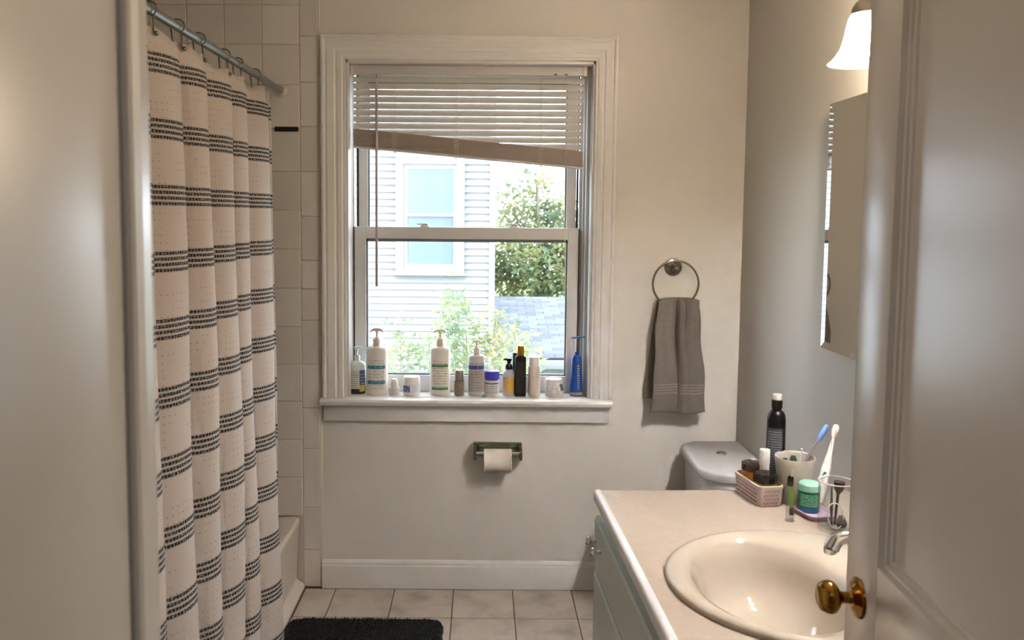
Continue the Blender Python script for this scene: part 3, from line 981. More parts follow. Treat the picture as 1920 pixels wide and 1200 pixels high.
# densify the outline and ruffle it like pile
dn_ = []
for (ax, ay), (bx_, by_) in zip(out, out[1:] + out[:1]):
    k = max(1, int(math.hypot(bx_ - ax, by_ - ay) / .006))
    dn_ += [(ax + (bx_ - ax) * i / k, ay + (by_ - ay) * i / k) for i in range(k)]
cx, cy = (x0 + x1) / 2, (y0 + y1) / 2
layers = []
for z, f in ((.0008, .985), (.008, 1.0), (.016, .998), (.020, .985)):
    layers.append((z, [(cx + (x - cx) * f + random.uniform(-.0022, .0022), cy + (y - cy) * f + random.uniform(-.0022, .0022)) for x, y in dn_]))
mat_ = thing('bath_mat', 'black shaggy bath mat on the floor beside the tub', 'bath mat', (cx, cy, 0))
obj('backing', loft(layers), matblack, mat_, angle=30)
b = BM()
for i in range(9000):
    x, y = random.uniform(x0 + .008, x1 - .008), random.uniform(y0 + .008, y1 - .004)
    if abs(x - cx) > (x1 - x0) / 2 - .06 and abs(y - cy) > (y1 - y0) / 2 - .06:
        qx, qy = abs(x - cx) - ((x1 - x0) / 2 - .06), abs(y - cy) - ((y1 - y0) / 2 - .06)
        if math.hypot(qx, qy) > .056:
            continue
    a = random.uniform(0, 2 * PI); r = .0035; lx, ly = random.uniform(-.004, .004), random.uniform(-.004, .004)
    vs = [b.verts.new((x + r * cos(a + k * 2.094), y + r * sin(a + k * 2.094), .018)) for k in range(3)]
    tpv = b.verts.new((x + lx, y + ly, .018 + random.uniform(.006, .011)))
    for k in range(3):
        b.faces.new((vs[k], vs[(k + 1) % 3], tpv))
obj('pile', b, matblack, mat_, smooth=False, kind='stuff')

# ------------------------------------------------------------------ vanity
CZ = 0.762
VY1, VY0 = 2.335, 1.402
cfx = lambda y: .337 + (2.33 - y) * .0285          # front edge of the counter
SCX, SCY, SA, SB = .704, 1.720, .298, .284         # sink rim ellipse
HA, HB = SA - .02, SB - .02


def poly_ray(poly, c, a):
    dx, dy = cos(a), sin(a); best = None
    for (ax, ay), (bx_, by_) in zip(poly, poly[1:] + poly[:1]):
        ex, ey = bx_ - ax, by_ - ay
        den = dx * ey - dy * ex
        if abs(den) < 1e-9:
            continue
        t_ = ((ax - c[0]) * ey - (ay - c[1]) * ex) / den
        s_ = ((ax - c[0]) * dy - (ay - c[1]) * dx) / den
        if t_ > 0 and -1e-6 <= s_ <= 1 + 1e-6 and (best is None or t_ < best):
            best = t_
    return (c[0] + dx * best, c[1] + dy * best)


def cpoly(i):
    return [(cfx(VY0) + i, VY0 + i), (XW(VY0) - .002 - i * .1, VY0 + i), (XW(VY1) - .002 - i * .1, VY1 + .022 - i), (cfx(VY1) + i, VY1 - i)]


angs = sorted([2 * PI * k / 72 for k in range(72)] + [math.atan2(y - SCY, x - SCX) % (2 * PI) for x, y in cpoly(0)])
hole = [(SCX + HA * cos(a), SCY + HB * sin(a)) for a in angs]
ring_ = lambda i: [poly_ray(cpoly(i), (SCX, SCY), a) for a in angs]
TH = .040
b = loft([(CZ - TH, hole), (CZ, hole), (CZ, ring_(.012)), (CZ - .0025, ring_(.005)), (CZ - .008, ring_(.001)), (CZ - .013, ring_(0)), (CZ - TH + .004, ring_(0)), (CZ - TH, ring_(.004)), (CZ - TH, hole)], cap0=False, cap1=False)
bmesh.ops.remove_doubles(b, verts=b.verts, dist=1e-5)
bmesh.ops.recalc_face_normals(b, faces=b.faces)
ctop = thing('countertop', 'beige laminate vanity countertop around the oval sink', 'countertop', (SCX, SCY, CZ - TH))
obj('laminate_slab', b, counter_m, ctop, angle=30)
edge_m = M('edge_highlight_white', (226, 222, 222), .18, 0, .02, 5, coat=.5)  # white strip added to carry the window highlight along the counter edge
ep = [(-.0005, -TH + .004), (-.006, -TH + .006), (-.008, -TH + .012), (-.008, -.012), (-.006, -.005), (-.001, -.0008), (.006, .0006), (.011, .0006), (.011, -.002), (.002, -.010)]
obj('edge_highlight', sweep(ep, [lambda a, c, y=y: Vector((cfx(y) + a, y, CZ + c)) for y in (VY0 + .001, VY1 - .004)]), edge_m, ctop, angle=50, label='glossy rounded front edge, white as a window highlight')

van = thing('vanity_cabinet', 'pale mint painted vanity cabinet under the beige counter', 'cabinet', (.7, 1.87, 0))
fx = lambda y: cfx(y) + .013
b = BM()
zt_ = CZ - TH - .0008
vs = []
for z in (.09, zt_):
    for y in (VY0 + .015, VY1 - .012):
        for x in (fx(y), XW(y) - .004):
            vs.append(b.verts.new((x, y, z)))
for q in ((0, 1, 3, 2), (0, 2, 6, 4), (1, 5, 7, 3), (2, 3, 7, 6), (0, 4, 5, 1)):      # open above: the sink hangs into it
    b.faces.new([vs[k] for k in q])
bmesh.ops.recalc_face_normals(b, faces=b.faces)
obj('body', b, mint, van, smooth=False)
obj('toe_kick', box(fx(VY1) + .06, XW(VY1) - .01, VY0 + .02, VY1 - .02, 0.001, .0895), mint, van, smooth=False)
zd1 = U(1114, 966, Y=VY1 - .015).z; zd0 = U(1114, 1066, Y=VY1 - .015).z


def front(name, ya, yb, z0, z1):
    xa, xb = fx(ya), fx(yb)
    bv = .008; t_ = .019
    o = [(0, 0, 0), (1, 0, 0), (1, 1, 0), (0, 1, 0)]
    b = bmesh.new()
    L_ = yb - ya; Hh = z1 - z0
    def P(s, z, n_):
        y = ya + s
        return Vector((xa + (xb - xa) * s / L_ - .0005 - n_, y, z0 + z))
    rings = []
    for i, n_ in ((0, 0), (0, t_ - bv * .6), (bv, t_)):
        rings.append([b.verts.new(P(s, z, n_)) for s, z in ((i, i), (L_ - i, i), (L_ - i, Hh - i), (i, Hh - i))])
    for A, B in zip(rings, rings[1:]):
        for k in range(4):
            b.faces.new((A[k], A[(k + 1) % 4], B[(k + 1) % 4], B[k]))
    b.faces.new(rings[-1]); b.faces.new(rings[0])
    bmesh.ops.recalc_face_normals(b, faces=b.faces)
    return obj(name, b, mint, van, smooth=False)


def knob(par, y, z):
    kx = fx(y) - .0190
    mtx = Matrix.Translation((kx, y, z)) @ Matrix.Rotation(rad(-90), 4, 'Y')
    obj('knob', lathe([(0, .030), (.008, .029), (.013, .025), (.0145, .021), (.013, .017), (.007, .014), (.0055, .010), (.006, .003), (.009, 0), (0, 0)], mtx=mtx, seg=20), chrome, par, label='small chrome knob')


ymid = 2.262
k1 = U(1119, 1037, Y=2.21).z
fA = front('drawer_front', ymid + .002, VY1 - .013, zd0 + .002, zd1); knob(fA, 2.292, k1)
fB = front('drawer_front', VY0 + .016, ymid - .002, zd0 + .002, zd1); knob(fB, 2.213, k1)
dA = front('door', 1.885 + .002, VY1 - .013, .11, zd0 - .006); knob(dA, 1.93, zd0 - .06)
dB = front('door', VY0 + .016, 1.885 - .002, .11, zd0 - .006); knob(dB, 1.84, zd0 - .06)

# sink: rim ellipse, bowl shifted to the front
BCX, BA, BB = .624, .165, .226
ss = 72
def ell(cx, cy, a, b_):
    return [(cx + a * cos(2 * PI * k / ss), cy + b_ * sin(2 * PI * k / ss)) for k in range(ss)]
rg_ = [(CZ + .0006, ell(SCX, SCY, SA, SB)), (CZ + .008, ell(SCX, SCY, SA + .001, SB + .001)), (CZ + .014, ell(SCX, SCY, SA - .006, SB - .006)), (CZ + .017, ell(SCX, SCY, SA - .018, SB - .018)),
       (CZ + .014, ell((SCX * .35 + BCX * .65), SCY, (SA * .3 + BA * .7) + .006, (SB * .3 + BB * .7) + .004)), (CZ + .009, ell(BCX, SCY, BA + .004, BB + .004)), (CZ + .000, ell(BCX, SCY, BA - .006, BB - .006))]
for f, z in ((.90, -.03), (.84, -.06), (.75, -.09), (.60, -.115), (.42, -.130), (.2, -.136), (.10, -.139)):
    rg_.append((CZ + z, ell(BCX + .01 * (1 - f), SCY, BA * f, BB * f)))
sink = thing('sink', 'bone coloured oval drop in sink in the vanity counter', 'sink', (SCX, SCY, CZ - .14))
obj('basin', loft(rg_, cap0=False), sinkbone, sink, angle=60)
obj('drain', lathe([(0, .004), (.012, .004), (.020, .003), (.022, 0), (0, 0)], (BCX + .009, SCY, CZ - .1398), seg=24), chrome, sink)
fau = thing('faucet', 'chrome faucet with curved spout behind the sink bowl', 'faucet', (.88, SCY, CZ + .015))
tip = U(1557, 1024, Y=SCY + .004)
zb_ = CZ + .0152
obj('base_plate', loft([(zb_ + z, [(.878 + .026 * f * cos(a), SCY + .078 * f * sin(a)) for a in [2 * PI * k / 40 for k in range(40)]]) for z, f in ((0, 1), (.006, 1), (.010, .9))]), chrome, fau)
sp = [(.884, SCY, zb_ + .008), (.884, SCY, zb_ + .045), (.872, SCY + .001, zb_ + .075), (.842, SCY + .002, tip.z + .016), (.802, SCY + .003, tip.z + .021), (tip.x + .034, SCY + .004, tip.z + .021), (tip.x + .014, tip.y, tip.z + .014), (tip.x + .003, tip.y, tip.z - .004)]
sp2 = []
for i in range(len(sp) - 1):                       # smooth by Catmull-Rom
    P0, P1, P2, P3 = (Vector(sp[max(i - 1, 0)]), Vector(sp[i]), Vector(sp[i + 1]), Vector(sp[min(i + 2, len(sp) - 1)]))
    for k in range(6):
        t_ = k / 6
        sp2.append(.5 * ((2 * P1) + (P2 - P0) * t_ + (2 * P0 - 5 * P1 + 4 * P2 - P3) * t_ ** 2 + (3 * P1 - P0 - 3 * P2 + P3) * t_ ** 3))
sp2.append(Vector(sp[-1]))
n = len(sp2)
obj('spout', tube(sp2, [.0165 - .003 * sin(PI * i / n) for i in range(n)], 20), chrome, fau)
obj('aerator', lathe([(0, 0), (.0125, 0), (.0135, .002), (.0135, .011), (0, .011)], (tip.x, tip.y, tip.z - .015), seg=22), chrome, fau)
for dy in (-.055, .055):
    hb = obj('handle', lathe([(0, .042), (.010, .041), (.016, .034), (.015, .018), (.018, 0), (0, 0)], (.878, SCY + dy, zb_ + .008), seg=20), chrome, fau)
    obj('lever', tube([(.878, SCY + dy, zb_ + .045), (.905, SCY + dy * 1.5, zb_ + .052)], [.006, .004], 10), chrome, hb)

# ------------------------------------------------------------------ toilet
LZ = 0.640
toi = thing('toilet', 'white toilet with rounded tank between vanity and back wall', 'toilet', (.8, 3.09, 0))


def tank_outline(x0, x1, y0, y1, r):
    o = []
    for cx_, cy_, a0, rr in ((x1 - .012, y1 - .012, 0, .012), (x0 + r, y1 - r, 90, r), (x0 + r, y0 + r, 180, r), (x1 - .012, y0 + .012, 270, .012)):
        for i in range(11):
            a = rad(a0 + 9 * i); o.append((cx_ + rr * cos(a), cy_ + rr * sin(a)))
    return o


tx0, tx1, tya, tyb = .795, XW(3.1) - .006, 2.865, D - .024
cxx, cyy = (tx0 + tx1) / 2, (tya + tyb) / 2
lo = lambda f, d: tank_outline(tx0 + d, tx1, tya + d, tyb - d, .105 - d)
lid = obj('tank_lid', loft([(LZ - .036, lo(1, .004)), (LZ - .032, lo(1, .001)), (LZ - .012, lo(1, .0)), (LZ - .004, lo(1, .003)), (LZ, lo(1, .012))]), porcelain, toi, angle=60)
obj('tank', loft([(.36, lo(1, .035)), (.40, lo(1, .026)), (LZ - .037, lo(1, .014))]), porcelain, toi, angle=60)
fb = U(1353, 850, Z=LZ)
obj('flush_button', lathe([(0, .006), (.012, .006), (.018, .004), (.021, 0), (0, 0)], (fb.x, fb.y, LZ), 1.0, 1.0, 26), chrome, lid)
def bowl_out(f, x0, x1, hw):
    o = []
    for k in range(40):
        a = 2 * PI * k / 40
        o.append(((x0 + x1) / 2 + (x1 - x0) / 2 * f * cos(a), 3.09 + hw * f * sin(a) * (1 - .12 * cos(a))))
    return o
obj('bowl', loft([(.002, bowl_out(.9, .58, .86, .115)), (.10, bowl_out(.85, .58, .88, .11)), (.22, bowl_out(1, .54, .92, .15)), (.34, bowl_out(1, .508, .96, .18)), (.375, bowl_out(1, .503, .97, .185)), (.385, bowl_out(.96, .503, .97, .185))]), porcelain, toi, angle=60)
obj('seat', loft([(.386, bowl_out(.99, .500, .86, .185)), (.392, bowl_out(1.0, .497, .86, .188)), (.402, bowl_out(1.0, .497, .86, .188)), (.412, bowl_out(.97, .497, .86, .188)), (.415, bowl_out(.90, .497, .86, .188))]), whiteplastic, toi, angle=60)

# ------------------------------------------------------------------ mirror cabinet
XM = 1.030
pa, pb = U(1557, 195, X=XM), U(1537, 650, X=XM)
MY1 = (pa.y + pb.y) / 2; MZ1, MZ0 = pa.z, pb.z
PW = MY1 - XM / ((1621 - PPX) / FPX)
mir = thing('mirror_cabinet', 'narrow mirror with faceted glass edges on the right wall above the vanity', 'mirror', (XW(MY1), MY1 - PW, MZ0))
obj('cabinet_body', box(XM + .010, XW(MY1) - .0005, MY1 - 2 * PW + .004, MY1 - .006, MZ0 + .006, MZ1 - .006), trimwhite, mir, smooth=False)
mm_ = NT('mirror_silver'); mm_.set(Base_Color=mm_.mix(mm_.noise(mm_.coord(), 2.0), (.86, .86, .84, 1), (.9, .9, .88, 1)), Metallic=1.0, Roughness=.015)
bw = .021
for k in range(2):
    ya, yb = MY1 - (k + 1) * PW + .0008, MY1 - k * PW - .0008
    b = bmesh.new()
    def mrect(i, x):
        return [b.verts.new((x, y, z)) for y, z in ((ya + i, MZ0 + i), (yb - i, MZ0 + i), (yb - i, MZ1 - i), (ya + i, MZ1 - i))]
    r0, r1, r2 = mrect(0, XM + .0088), mrect(0, XM), mrect(bw, XM + .0036)
    for A, B in ((r0, r1), (r1, r2)):
        for q in range(4):
            b.faces.new((A[q], A[(q + 1) % 4], B[(q + 1) % 4], B[q]))
    b.faces.new(r0)
    bmesh.ops.recalc_face_normals(b, faces=b.faces)
    mg = obj('mirror_door', box(XM + .0034, XM + .0075, ya + bw - .0005, yb - bw + .0005, MZ0 + bw - .0005, MZ1 - bw + .0005), mm_.m, mir, smooth=False)
    obj('bevel', b, mm_.m, mg, smooth=False)

# ------------------------------------------------------------------ vanity light: three bell shades on a bar
lampY = [2.073, 1.853, 1.633]
LX = .94
zrim = U(1606, 119, Y=lampY[0]).z; ztopS = U(1606, 24, Y=lampY[0]).z
vl = thing('vanity_light', 'wall light with glowing frosted bell glass shades above the mirror', 'wall light', (XW(1.85), 1.853, ztopS))
pz = ztopS + .085
obj('back_plate', box(XW(1.85) - .024, XW(1.85) - .004, 1.56, 2.15, pz - .045, pz + .045, .008), nickel, vl)
sh = NT('frosted_shade')
tl = sh.n('ShaderNodeBsdfTranslucent'); tl.inputs[0].default_value = lin((150, 141, 131))
df = sh.n('ShaderNodeBsdfDiffuse'); df.inputs[0].default_value = lin((170, 162, 154))
tn = sh.n('ShaderNodeBsdfTransparent'); tn.inputs[0].default_value = lin((250, 240, 226))
m1_ = sh.n('ShaderNodeMixShader'); m1_.inputs[0].default_value = .35; sh.lk(tl.outputs[0], m1_.inputs[1]); sh.lk(df.outputs[0], m1_.inputs[2])
m2_ = sh.n('ShaderNodeMixShader'); sh.lk(sh.math('MULTIPLY_ADD', sh.noise(sh.coord(), 60), .16, .50), m2_.inputs[0]); sh.lk(m1_.outputs[0], m2_.inputs[1]); sh.lk(tn.outputs[0], m2_.inputs[2])
sh.lk(m2_.outputs[0], sh.out.inputs[0])
bulb_m = emit('warm_bulb', (255, 251, 247), BULB)
h_ = ztopS - zrim
for y in lampY:
    obj('arm', tube([(XW(1.85) - .02, y, pz), (.99, y, pz + .012), (LX + .012, y, pz + .006), (LX, y, pz - .020), (LX, y, ztopS + .030)], .007, 12), nickel, vl)
    obj('fitter', lathe([(0, .040), (.010, .040), (.016, .034), (.026, .026), (.034, .012), (.036, -.002), (.030, -.002), (.0, .006)], (LX, y, ztopS), seg=28), nickel, vl)
    rimr = .0865
    pr_ = [(.034, h_), (.041, h_ - .012), (.046, h_ * .72), (.050, h_ * .52), (.057, h_ * .32), (.069, h_ * .15), (.081, h_ * .05), (rimr, .002), (rimr - .001, 0), (rimr - .003, .002), (.078, h_ * .06), (.066, h_ * .16), (.054, h_ * .33), (.047, h_ * .53), (.043, h_ * .72), (.038, h_ - .013), (.031, h_ - .002)]
    obj('shade', lathe(pr_, (LX, y, zrim), seg=40), sh.m, vl, label='frosted bell glass shade')
    bb = obj('bulb', lathe([(0, 0), (.014, .004), (.024, .016), (.028, .030), (.025, .046), (.016, .062), (.013, .080), (0, .080)], (LX, y, zrim + .016), seg=24), bulb_m, vl)

# unseen fill lamp, added in the hall behind the viewer
hl_ = thing('hall_fill_lamp', 'added round white fill lamp, unseen in the hall behind the viewer', 'ceiling lamp', (.1, -.5, CEIL))
obj('fill_lamp_base', lathe([(0, -.001), (.15, -.001), (.15, -.02), (0, -.02)], (.1, -.5, CEIL), seg=32), trimwhite, hl_)
obj('fill_lamp_dome', lathe([(.14, -.02), (.13, -.05), (.09, -.075), (0, -.085)], (.1, -.5, CEIL), seg=32), emit('hall_fill_glow', (255, 252, 248), HALL_FILL), hl_)

# ------------------------------------------------------------------ things on the window sill
BYS = D + .050
mpx = BYS / FPX * 1.004                      # metres per photograph pixel on the sill


def patch(cx, cy, z0, z1, r, sx, sy, a0, a1, prof=None, off=.0006, n=14, m=6):
    """curved label on a turned body; angles in degrees, 270 faces the viewer"""
    def f(u, v):
        a = rad(a0 + (a1 - a0) * u); z = z0 + (z1 - z0) * v
        rr = r(z) if callable(r) else r
        return Vector((cx + (rr + off) * sx * cos(a), cy + (rr + off) * sy * sin(a), z))
    return grid(f, n, m)


def prof_r(prof, z0):
    def r(z):
        h = z - z0
        for (ra, ha), (rb, hb) in zip(prof, prof[1:]):
            if min(ha, hb) - 1e-9 <= h <= max(ha, hb) + 1e-9 and ha != hb:
                return ra + (rb - ra) * (h - ha) / (hb - ha)
        return prof[0][0]
    return r


def body_prof(r, h, shoulder, neck, hn):
    """bottle body: flat foot, straight wall, rounded shoulder to a neck"""
    p = [(0, 0), (r * .9, 0), (r * .985, .003), (r, .008), (r, h - shoulder)]
    for i in range(1, 7):
        a = PI / 2 * i / 6
        p.append((neck + (r - neck) * cos(a), h - shoulder + shoulder * sin(a)))
    p += [(neck, h + hn), (0, h + hn)]
    return p


def pump(par, cx, cy, z, colm, rcol, hcol, hstem, wing, m2=None, back=True):
    """dispenser: collar, stem and a winged head"""
    obj('collar', lathe([(0, 0), (rcol, 0), (rcol, hcol * .92), (rcol * .9, hcol), (0, hcol)], (cx, cy, z), seg=24), colm, par)
    z2 = z + hcol
    obj('pump_stem', lathe([(rcol * .6, 0), (rcol * .58, hstem * .15), (rcol * .28, hstem * .18), (rcol * .26, hstem * .62), (rcol * .55, hstem * .95), (0, hstem)], (cx, cy, z2), seg=18), colm, par)
    zh = z2 + hstem
    pts = [(cx - wing, cy - .004, zh - .010), (cx - wing * .75, cy - .002, zh - .003), (cx - wing * .3, cy, zh), (cx + wing * .3, cy, zh), (cx + wing * .75, cy - .002, zh - .003), (cx + wing, cy - .004, zh - .010)]
    obj('pump_head', tube(pts, [.0022, .004, .0058, .0058, .004, .0022], 12), m2 or colm, par)


def sx_(px):
    return U(px, 742, Y=BYS).x


# clear pump bottle in the left corner
G = 'toiletries on the window sill'
x = sx_(669); r = 15.5 * mpx; h = 63 * mpx
clearplastic = M('milky_clear_plastic', (206, 214, 214), .2)
o = thing('pump_bottle', 'milky clear pump bottle with yellow and blue label in the sill corner', 'pump bottle', (x, BYS + .012, ZS), G)
p = body_prof(r, h, .022, .009, .004)
obj('bottle_body', lathe(p, (x, BYS + .012, ZS), 1, .72), clearplastic, o)
obj('liquid_base', lathe([(r * .99, .001), (r * 1.008, .004), (r * 1.008, .022), (r * .99, .0225)], (x, BYS + .012, ZS), 1, .72), M('dark_olive_liquid', (34, 32, 14), .2), o)
pr_ = prof_r(p, ZS)
obj('label', patch(x, BYS + .012, ZS + .024, ZS + .100, pr_, 1, .72, 195, 292), label_mat('clear_label', (196, 196, 190), (60, 70, 80), 9, density=.55), o)
obj('side_label', patch(x, BYS + .012, ZS + .001, ZS + .100, pr_, 1, .72, 292, 345, off=.0012), label_mat('blue_yellow_label', (58, 66, 110), (180, 190, 210), 8, bands=((0, .38, (190, 168, 40)),)), o)
obj('collar', lathe([(0, 0), (.012, 0), (.012, .018), (.010, .022), (0, .022)], (x, BYS + .012, ZS + h), seg=22), clearplastic, o)
obj('pump_stem', lathe([(.005, 0), (.005, .02), (.009, .022), (.010, .034), (0, .035)], (x - .001, BYS + .012, ZS + h + .022), seg=16), clearplastic, o)
obj('pump_head', tube([(x - .012, BYS + .012, ZS + h + .053), (x + .006, BYS + .012, ZS + h + .055), (x + .017, BYS + .011, ZS + h + .053)], [.005, .006, .003], 10), clearplastic, o)


def lotion(px, w, ysh, ycol0, ytop, lab, label, wing, headm=None, rect=1.0):
    x = sx_(px); r = w / 2 * mpx; base = 743
    h = (base - ycol0) * mpx
    o = thing('lotion_bottle', label, 'lotion bottle', (x, BYS, ZS), G)
    p = body_prof(r, h, .018, .011, .002)
    obj('bottle_body', lathe(p, (x, BYS, ZS), 1, .68, 36), whiteplastic, o)
    pr = prof_r(p, ZS)
    obj('label', patch(x, BYS, ZS + .012, ZS + (base - ysh - 8) * mpx, pr, 1, .68, 218, 322, n=20), lab, o)
    hc = 13 * mpx
    pump(o, x, BYS, ZS + h, creamplastic, 7.6 * mpx, hc, (ycol0 - 13 - ytop) * mpx - .004, wing * mpx, headm)
    return o


lab1 = label_mat('teal_band_label', (226, 220, 212), (110, 104, 100), 13, bands=((.66, .76, (32, 118, 148)), (.23, .33, (32, 118, 148))), density=.48, mv=(.10, .92))
lotion(707, 41, 662, 650, 618, lab1, 'large white lotion bottle with two teal label bands and a pinkish pump', 12, M('pink_pump', (205, 176, 176), .4))
lab2 = label_mat('green_band_label', (226, 220, 208), (96, 92, 84), 14, bands=((.72, .80, (52, 112, 58)), (.08, .155, (52, 120, 66))), density=.5, mv=(.17, .9))
lotion(825, 38, 662, 650, 619, lab2, 'large white lotion bottle with green label bands and winged pump', 12)

# roll-on
x = sx_(740); z = ZS
o = thing('roll_on_bottle', 'tiny clear roll on bottle with white dome cap on the sill', 'bottle', (x, BYS - .012, ZS), G)
r = 10.5 * mpx
obj('bottle_body', lathe([(0, 0), (r * .92, 0), (r, .004), (r * .98, .030), (r * .7, .036), (0, .036)], (x, BYS - .012, ZS), 1, .9), M('frosted_clear', (214, 214, 210), .25), o)
obj('cap', lathe([(.0, .031), (.010, .030), (.0135, .024), (.0165, .010), (.0165, 0), (0, 0)], (x, BYS - .012, ZS + .0365), seg=26), whiteplastic, o)
obj('label', patch(x, BYS - .012, ZS + .006, ZS + .026, r * .985, 1, .9, 230, 310), label_mat('rollon_label', (214, 210, 204), (120, 120, 124), 3), o)

# white cream jar with blue label
x = sx_(772); r = 16.5 * mpx
o = thing('cream_jar', 'squat white cream jar with dark blue label on the sill', 'jar', (x, BYS - .008, ZS), G)
obj('jar_body', lathe([(0, 0), (r * .9, 0), (r * .98, .005), (r, .015), (r * .99, .045), (r * .9, .047), (0, .047)], (x, BYS - .008, ZS), 1, .9), whiteplastic, o)
obj('label', patch(x, BYS - .008, ZS + .016, ZS + .043, r, 1, .9, 205, 335), label_mat('blue_jar_label', (40, 70, 140), (214, 218, 226), 3, density=.5, right=(.45, (206, 212, 220))), o)
obj('lid', lathe([(0, .030), (r * .86, .030), (r * .95, .026), (r * .97, .004), (r * .97, 0), (0, 0)], (x, BYS - .008, ZS + .0475), 1, .9, 36), whiteplastic, o)

# small champagne spray can
x = sx_(861); r = 9.5 * mpx
o = thing('spray_can', 'small metallic taupe can with silver cap on the sill', 'can', (x, BYS - .006, ZS), G)
champ = metal('champagne_metal', (150, 134, 118), .38)
obj('can_body', lathe([(0, 0), (r * .9, 0), (r, .003), (r, .058), (r * .97, .064), (0, .064)], (x, BYS - .006, ZS)), champ, o)
obj('label', patch(x, BYS - .006, ZS + .006, ZS + .058, r, 1, 1, 215, 325), label_mat('can_label', (128, 112, 98), (200, 190, 176), 6, density=.45), o)
obj('cap', lathe([(0, .040), (r * .85, .040), (r * .94, .037), (r * .95, 0), (0, 0)], (x, BYS - .006, ZS + .0645)), metal('silver_cap', (168, 160, 150), .3), o)

# pump bottle with blue label
x = sx_(893); r = 16 * mpx; h = 78 * mpx
o = thing('pump_bottle', 'slim white pump bottle with small blue panels and grey lower half', 'pump bottle', (x, BYS - .003, ZS), G)
p = body_prof(r, h, .012, .010, .002)
obj('bottle_body', lathe(p, (x, BYS - .003, ZS), 1, .66, 32), M('pale_grey_plastic', (208, 204, 200), .35), o)
pr_ = prof_r(p, ZS)
obj('label', patch(x, BYS - .003, ZS + .016, ZS + .138, pr_, 1, .66, 200, 340, n=20), label_mat('blue_panel_label', (176, 170, 160), (90, 92, 98), 11, bands=((.78, .90, (44, 58, 140)),), density=.5, mv=(.05, .7)), o)
pump(o, x, BYS - .003, ZS + h, creamplastic, 6.8 * mpx, 12 * mpx, 13 * mpx, 8.5 * mpx)

# tub with violet cap
x = sx_(922); r = 13.5 * mpx
o = thing('squeeze_tub', 'white tube standing on its violet blue cap between pump bottles', 'tube', (x, BYS - .006, ZS), G)
obj('tube_body', lathe([(0, 0), (r * .9, 0), (r * .96, .004), (r, .030), (r * .98, .064), (0, .064)], (x, BYS - .006, ZS), 1, .75), whiteplastic, o)
obj('label', patch(x, BYS - .006, ZS + .010, ZS + .060, r, 1, .75, 205, 335), label_mat('tub_label', (214, 210, 206), (74, 90, 110), 6, bands=((.80, .90, (70, 66, 70)),), density=.5, mv=(.05, .75)), o)
vio = M('violet_cap', (78, 72, 190), .35)
cp = obj('cap', lathe([(0, .038), (r * .90, .038), (r * 1.0, .036), (r * .97, .004), (r * .9, 0), (0, 0)], (x, BYS - .006, ZS + .0645), 1, .75, 32), vio, o)
b = BM()
for k in range(24):
    a = 2 * PI * k / 24
    box(-.0007, .0007, -.0006, .0006, .006, .034, 0, bm=b, mtx=Matrix.Translation((x + r * .99 * cos(a), BYS - .006 + r * .75 * .99 * sin(a), ZS + .0645)))
obj('grip_ribs', b, vio, cp, smooth=False)
x = sx_(908)
tag(obj('bottle_stopper', lathe([(0, .011), (.005, .010), (.008, .005), (.007, 0), (0, 0)], (x, BYS - .040, ZS), seg=16), M('teal_glass', (70, 150, 146), .15)), 'tiny teal stopper lying in front of the violet capped tube', 'stopper')

# amber soap pump with black head
x = sx_(953); r = 11 * mpx; h = 50 * mpx
o = thing('pump_bottle', 'small amber and yellow soap bottle with black pump', 'pump bottle', (x, BYS - .004, ZS), G)
p = body_prof(r, h, .022, .010, .002)
obj('bottle_body', lathe(p, (x, BYS - .004, ZS), 1, .8), M('pale_lilac_plastic', (204, 204, 214), .25), o)
pr_ = prof_r(p, ZS)
obj('label', patch(x, BYS - .004, ZS + .014, ZS + .078, pr_, 1, .8, 195, 345, n=20), label_mat('amber_label', (206, 160, 96), (226, 210, 180), 8, density=.5, right=(.52, (224, 170, 30))), o)
obj('collar', lathe([(0, 0), (.0155, 0), (.0155, .012), (.011, .022), (0, .022)], (x + .001, BYS - .004, ZS + h + .001), seg=22), blackplastic, o)
obj('pump_head', lathe([(0, 0), (.007, 0), (.0085, .010), (.0125, .013), (.0125, .022), (0, .023)], (x + .001, BYS - .004, ZS + h + .0235), seg=22), blackplastic, o)
obj('nozzle', tube([(x + .001, BYS - .004, ZS + h + .041), (x - .018, BYS - .006, ZS + h + .041), (x - .022, BYS - .006, ZS + h + .037)], [.005, .0035, .0022], 10), blackplastic, o)

# tall black bottle with gold cap
x = sx_(975); r = 10.5 * mpx; h = 77 * mpx
o = thing('shampoo_bottle', 'tall black bottle with gold cap on the sill', 'bottle', (x, BYS - .010, ZS), G)
ol = rrect(-r, r, -r * .8, r * .8, .006, 4)
MT = Matrix.Translation((x, BYS - .010, ZS))
obj('bottle_body', loft([(0, scale_outline(ol, .96)), (.004, ol), (h - .010, scale_outline(ol, .97)), (h - .003, scale_outline(ol, .92)), (h, scale_outline(ol, .6))], mtx=MT), blackplastic, o, angle=30)
obj('label', grid(lambda u, v: MT @ Vector((-r * .8 + 1.6 * r * u, -r * .8 - .0007, .012 + (h - .035) * v)), 4, 4), label_mat('black_print', (16, 15, 14), (150, 122, 70), 16, density=.36), o)
obj('cap', lathe([(0, .040), (.0145, .040), (.0160, .037), (.0162, .002), (.0155, 0), (0, 0)], (x, BYS - .010, ZS + h + .0005), seg=28), metal('gold_cap', (190, 140, 62), .25), o)
x = sx_(966)
o = thing('shampoo_bottle', 'dark bottle mostly hidden behind the gold capped black bottle', 'bottle', (x, BYS + .034, ZS), G)
obj('bottle_body', lathe([(0, 0), (.015, 0), (.016, .004), (.016, .105), (.012, .120), (.011, .158), (.009, .160), (0, .160)], (x, BYS + .034, ZS), 1, .75), M('dark_green_bottle', (16, 26, 24), .25), o)
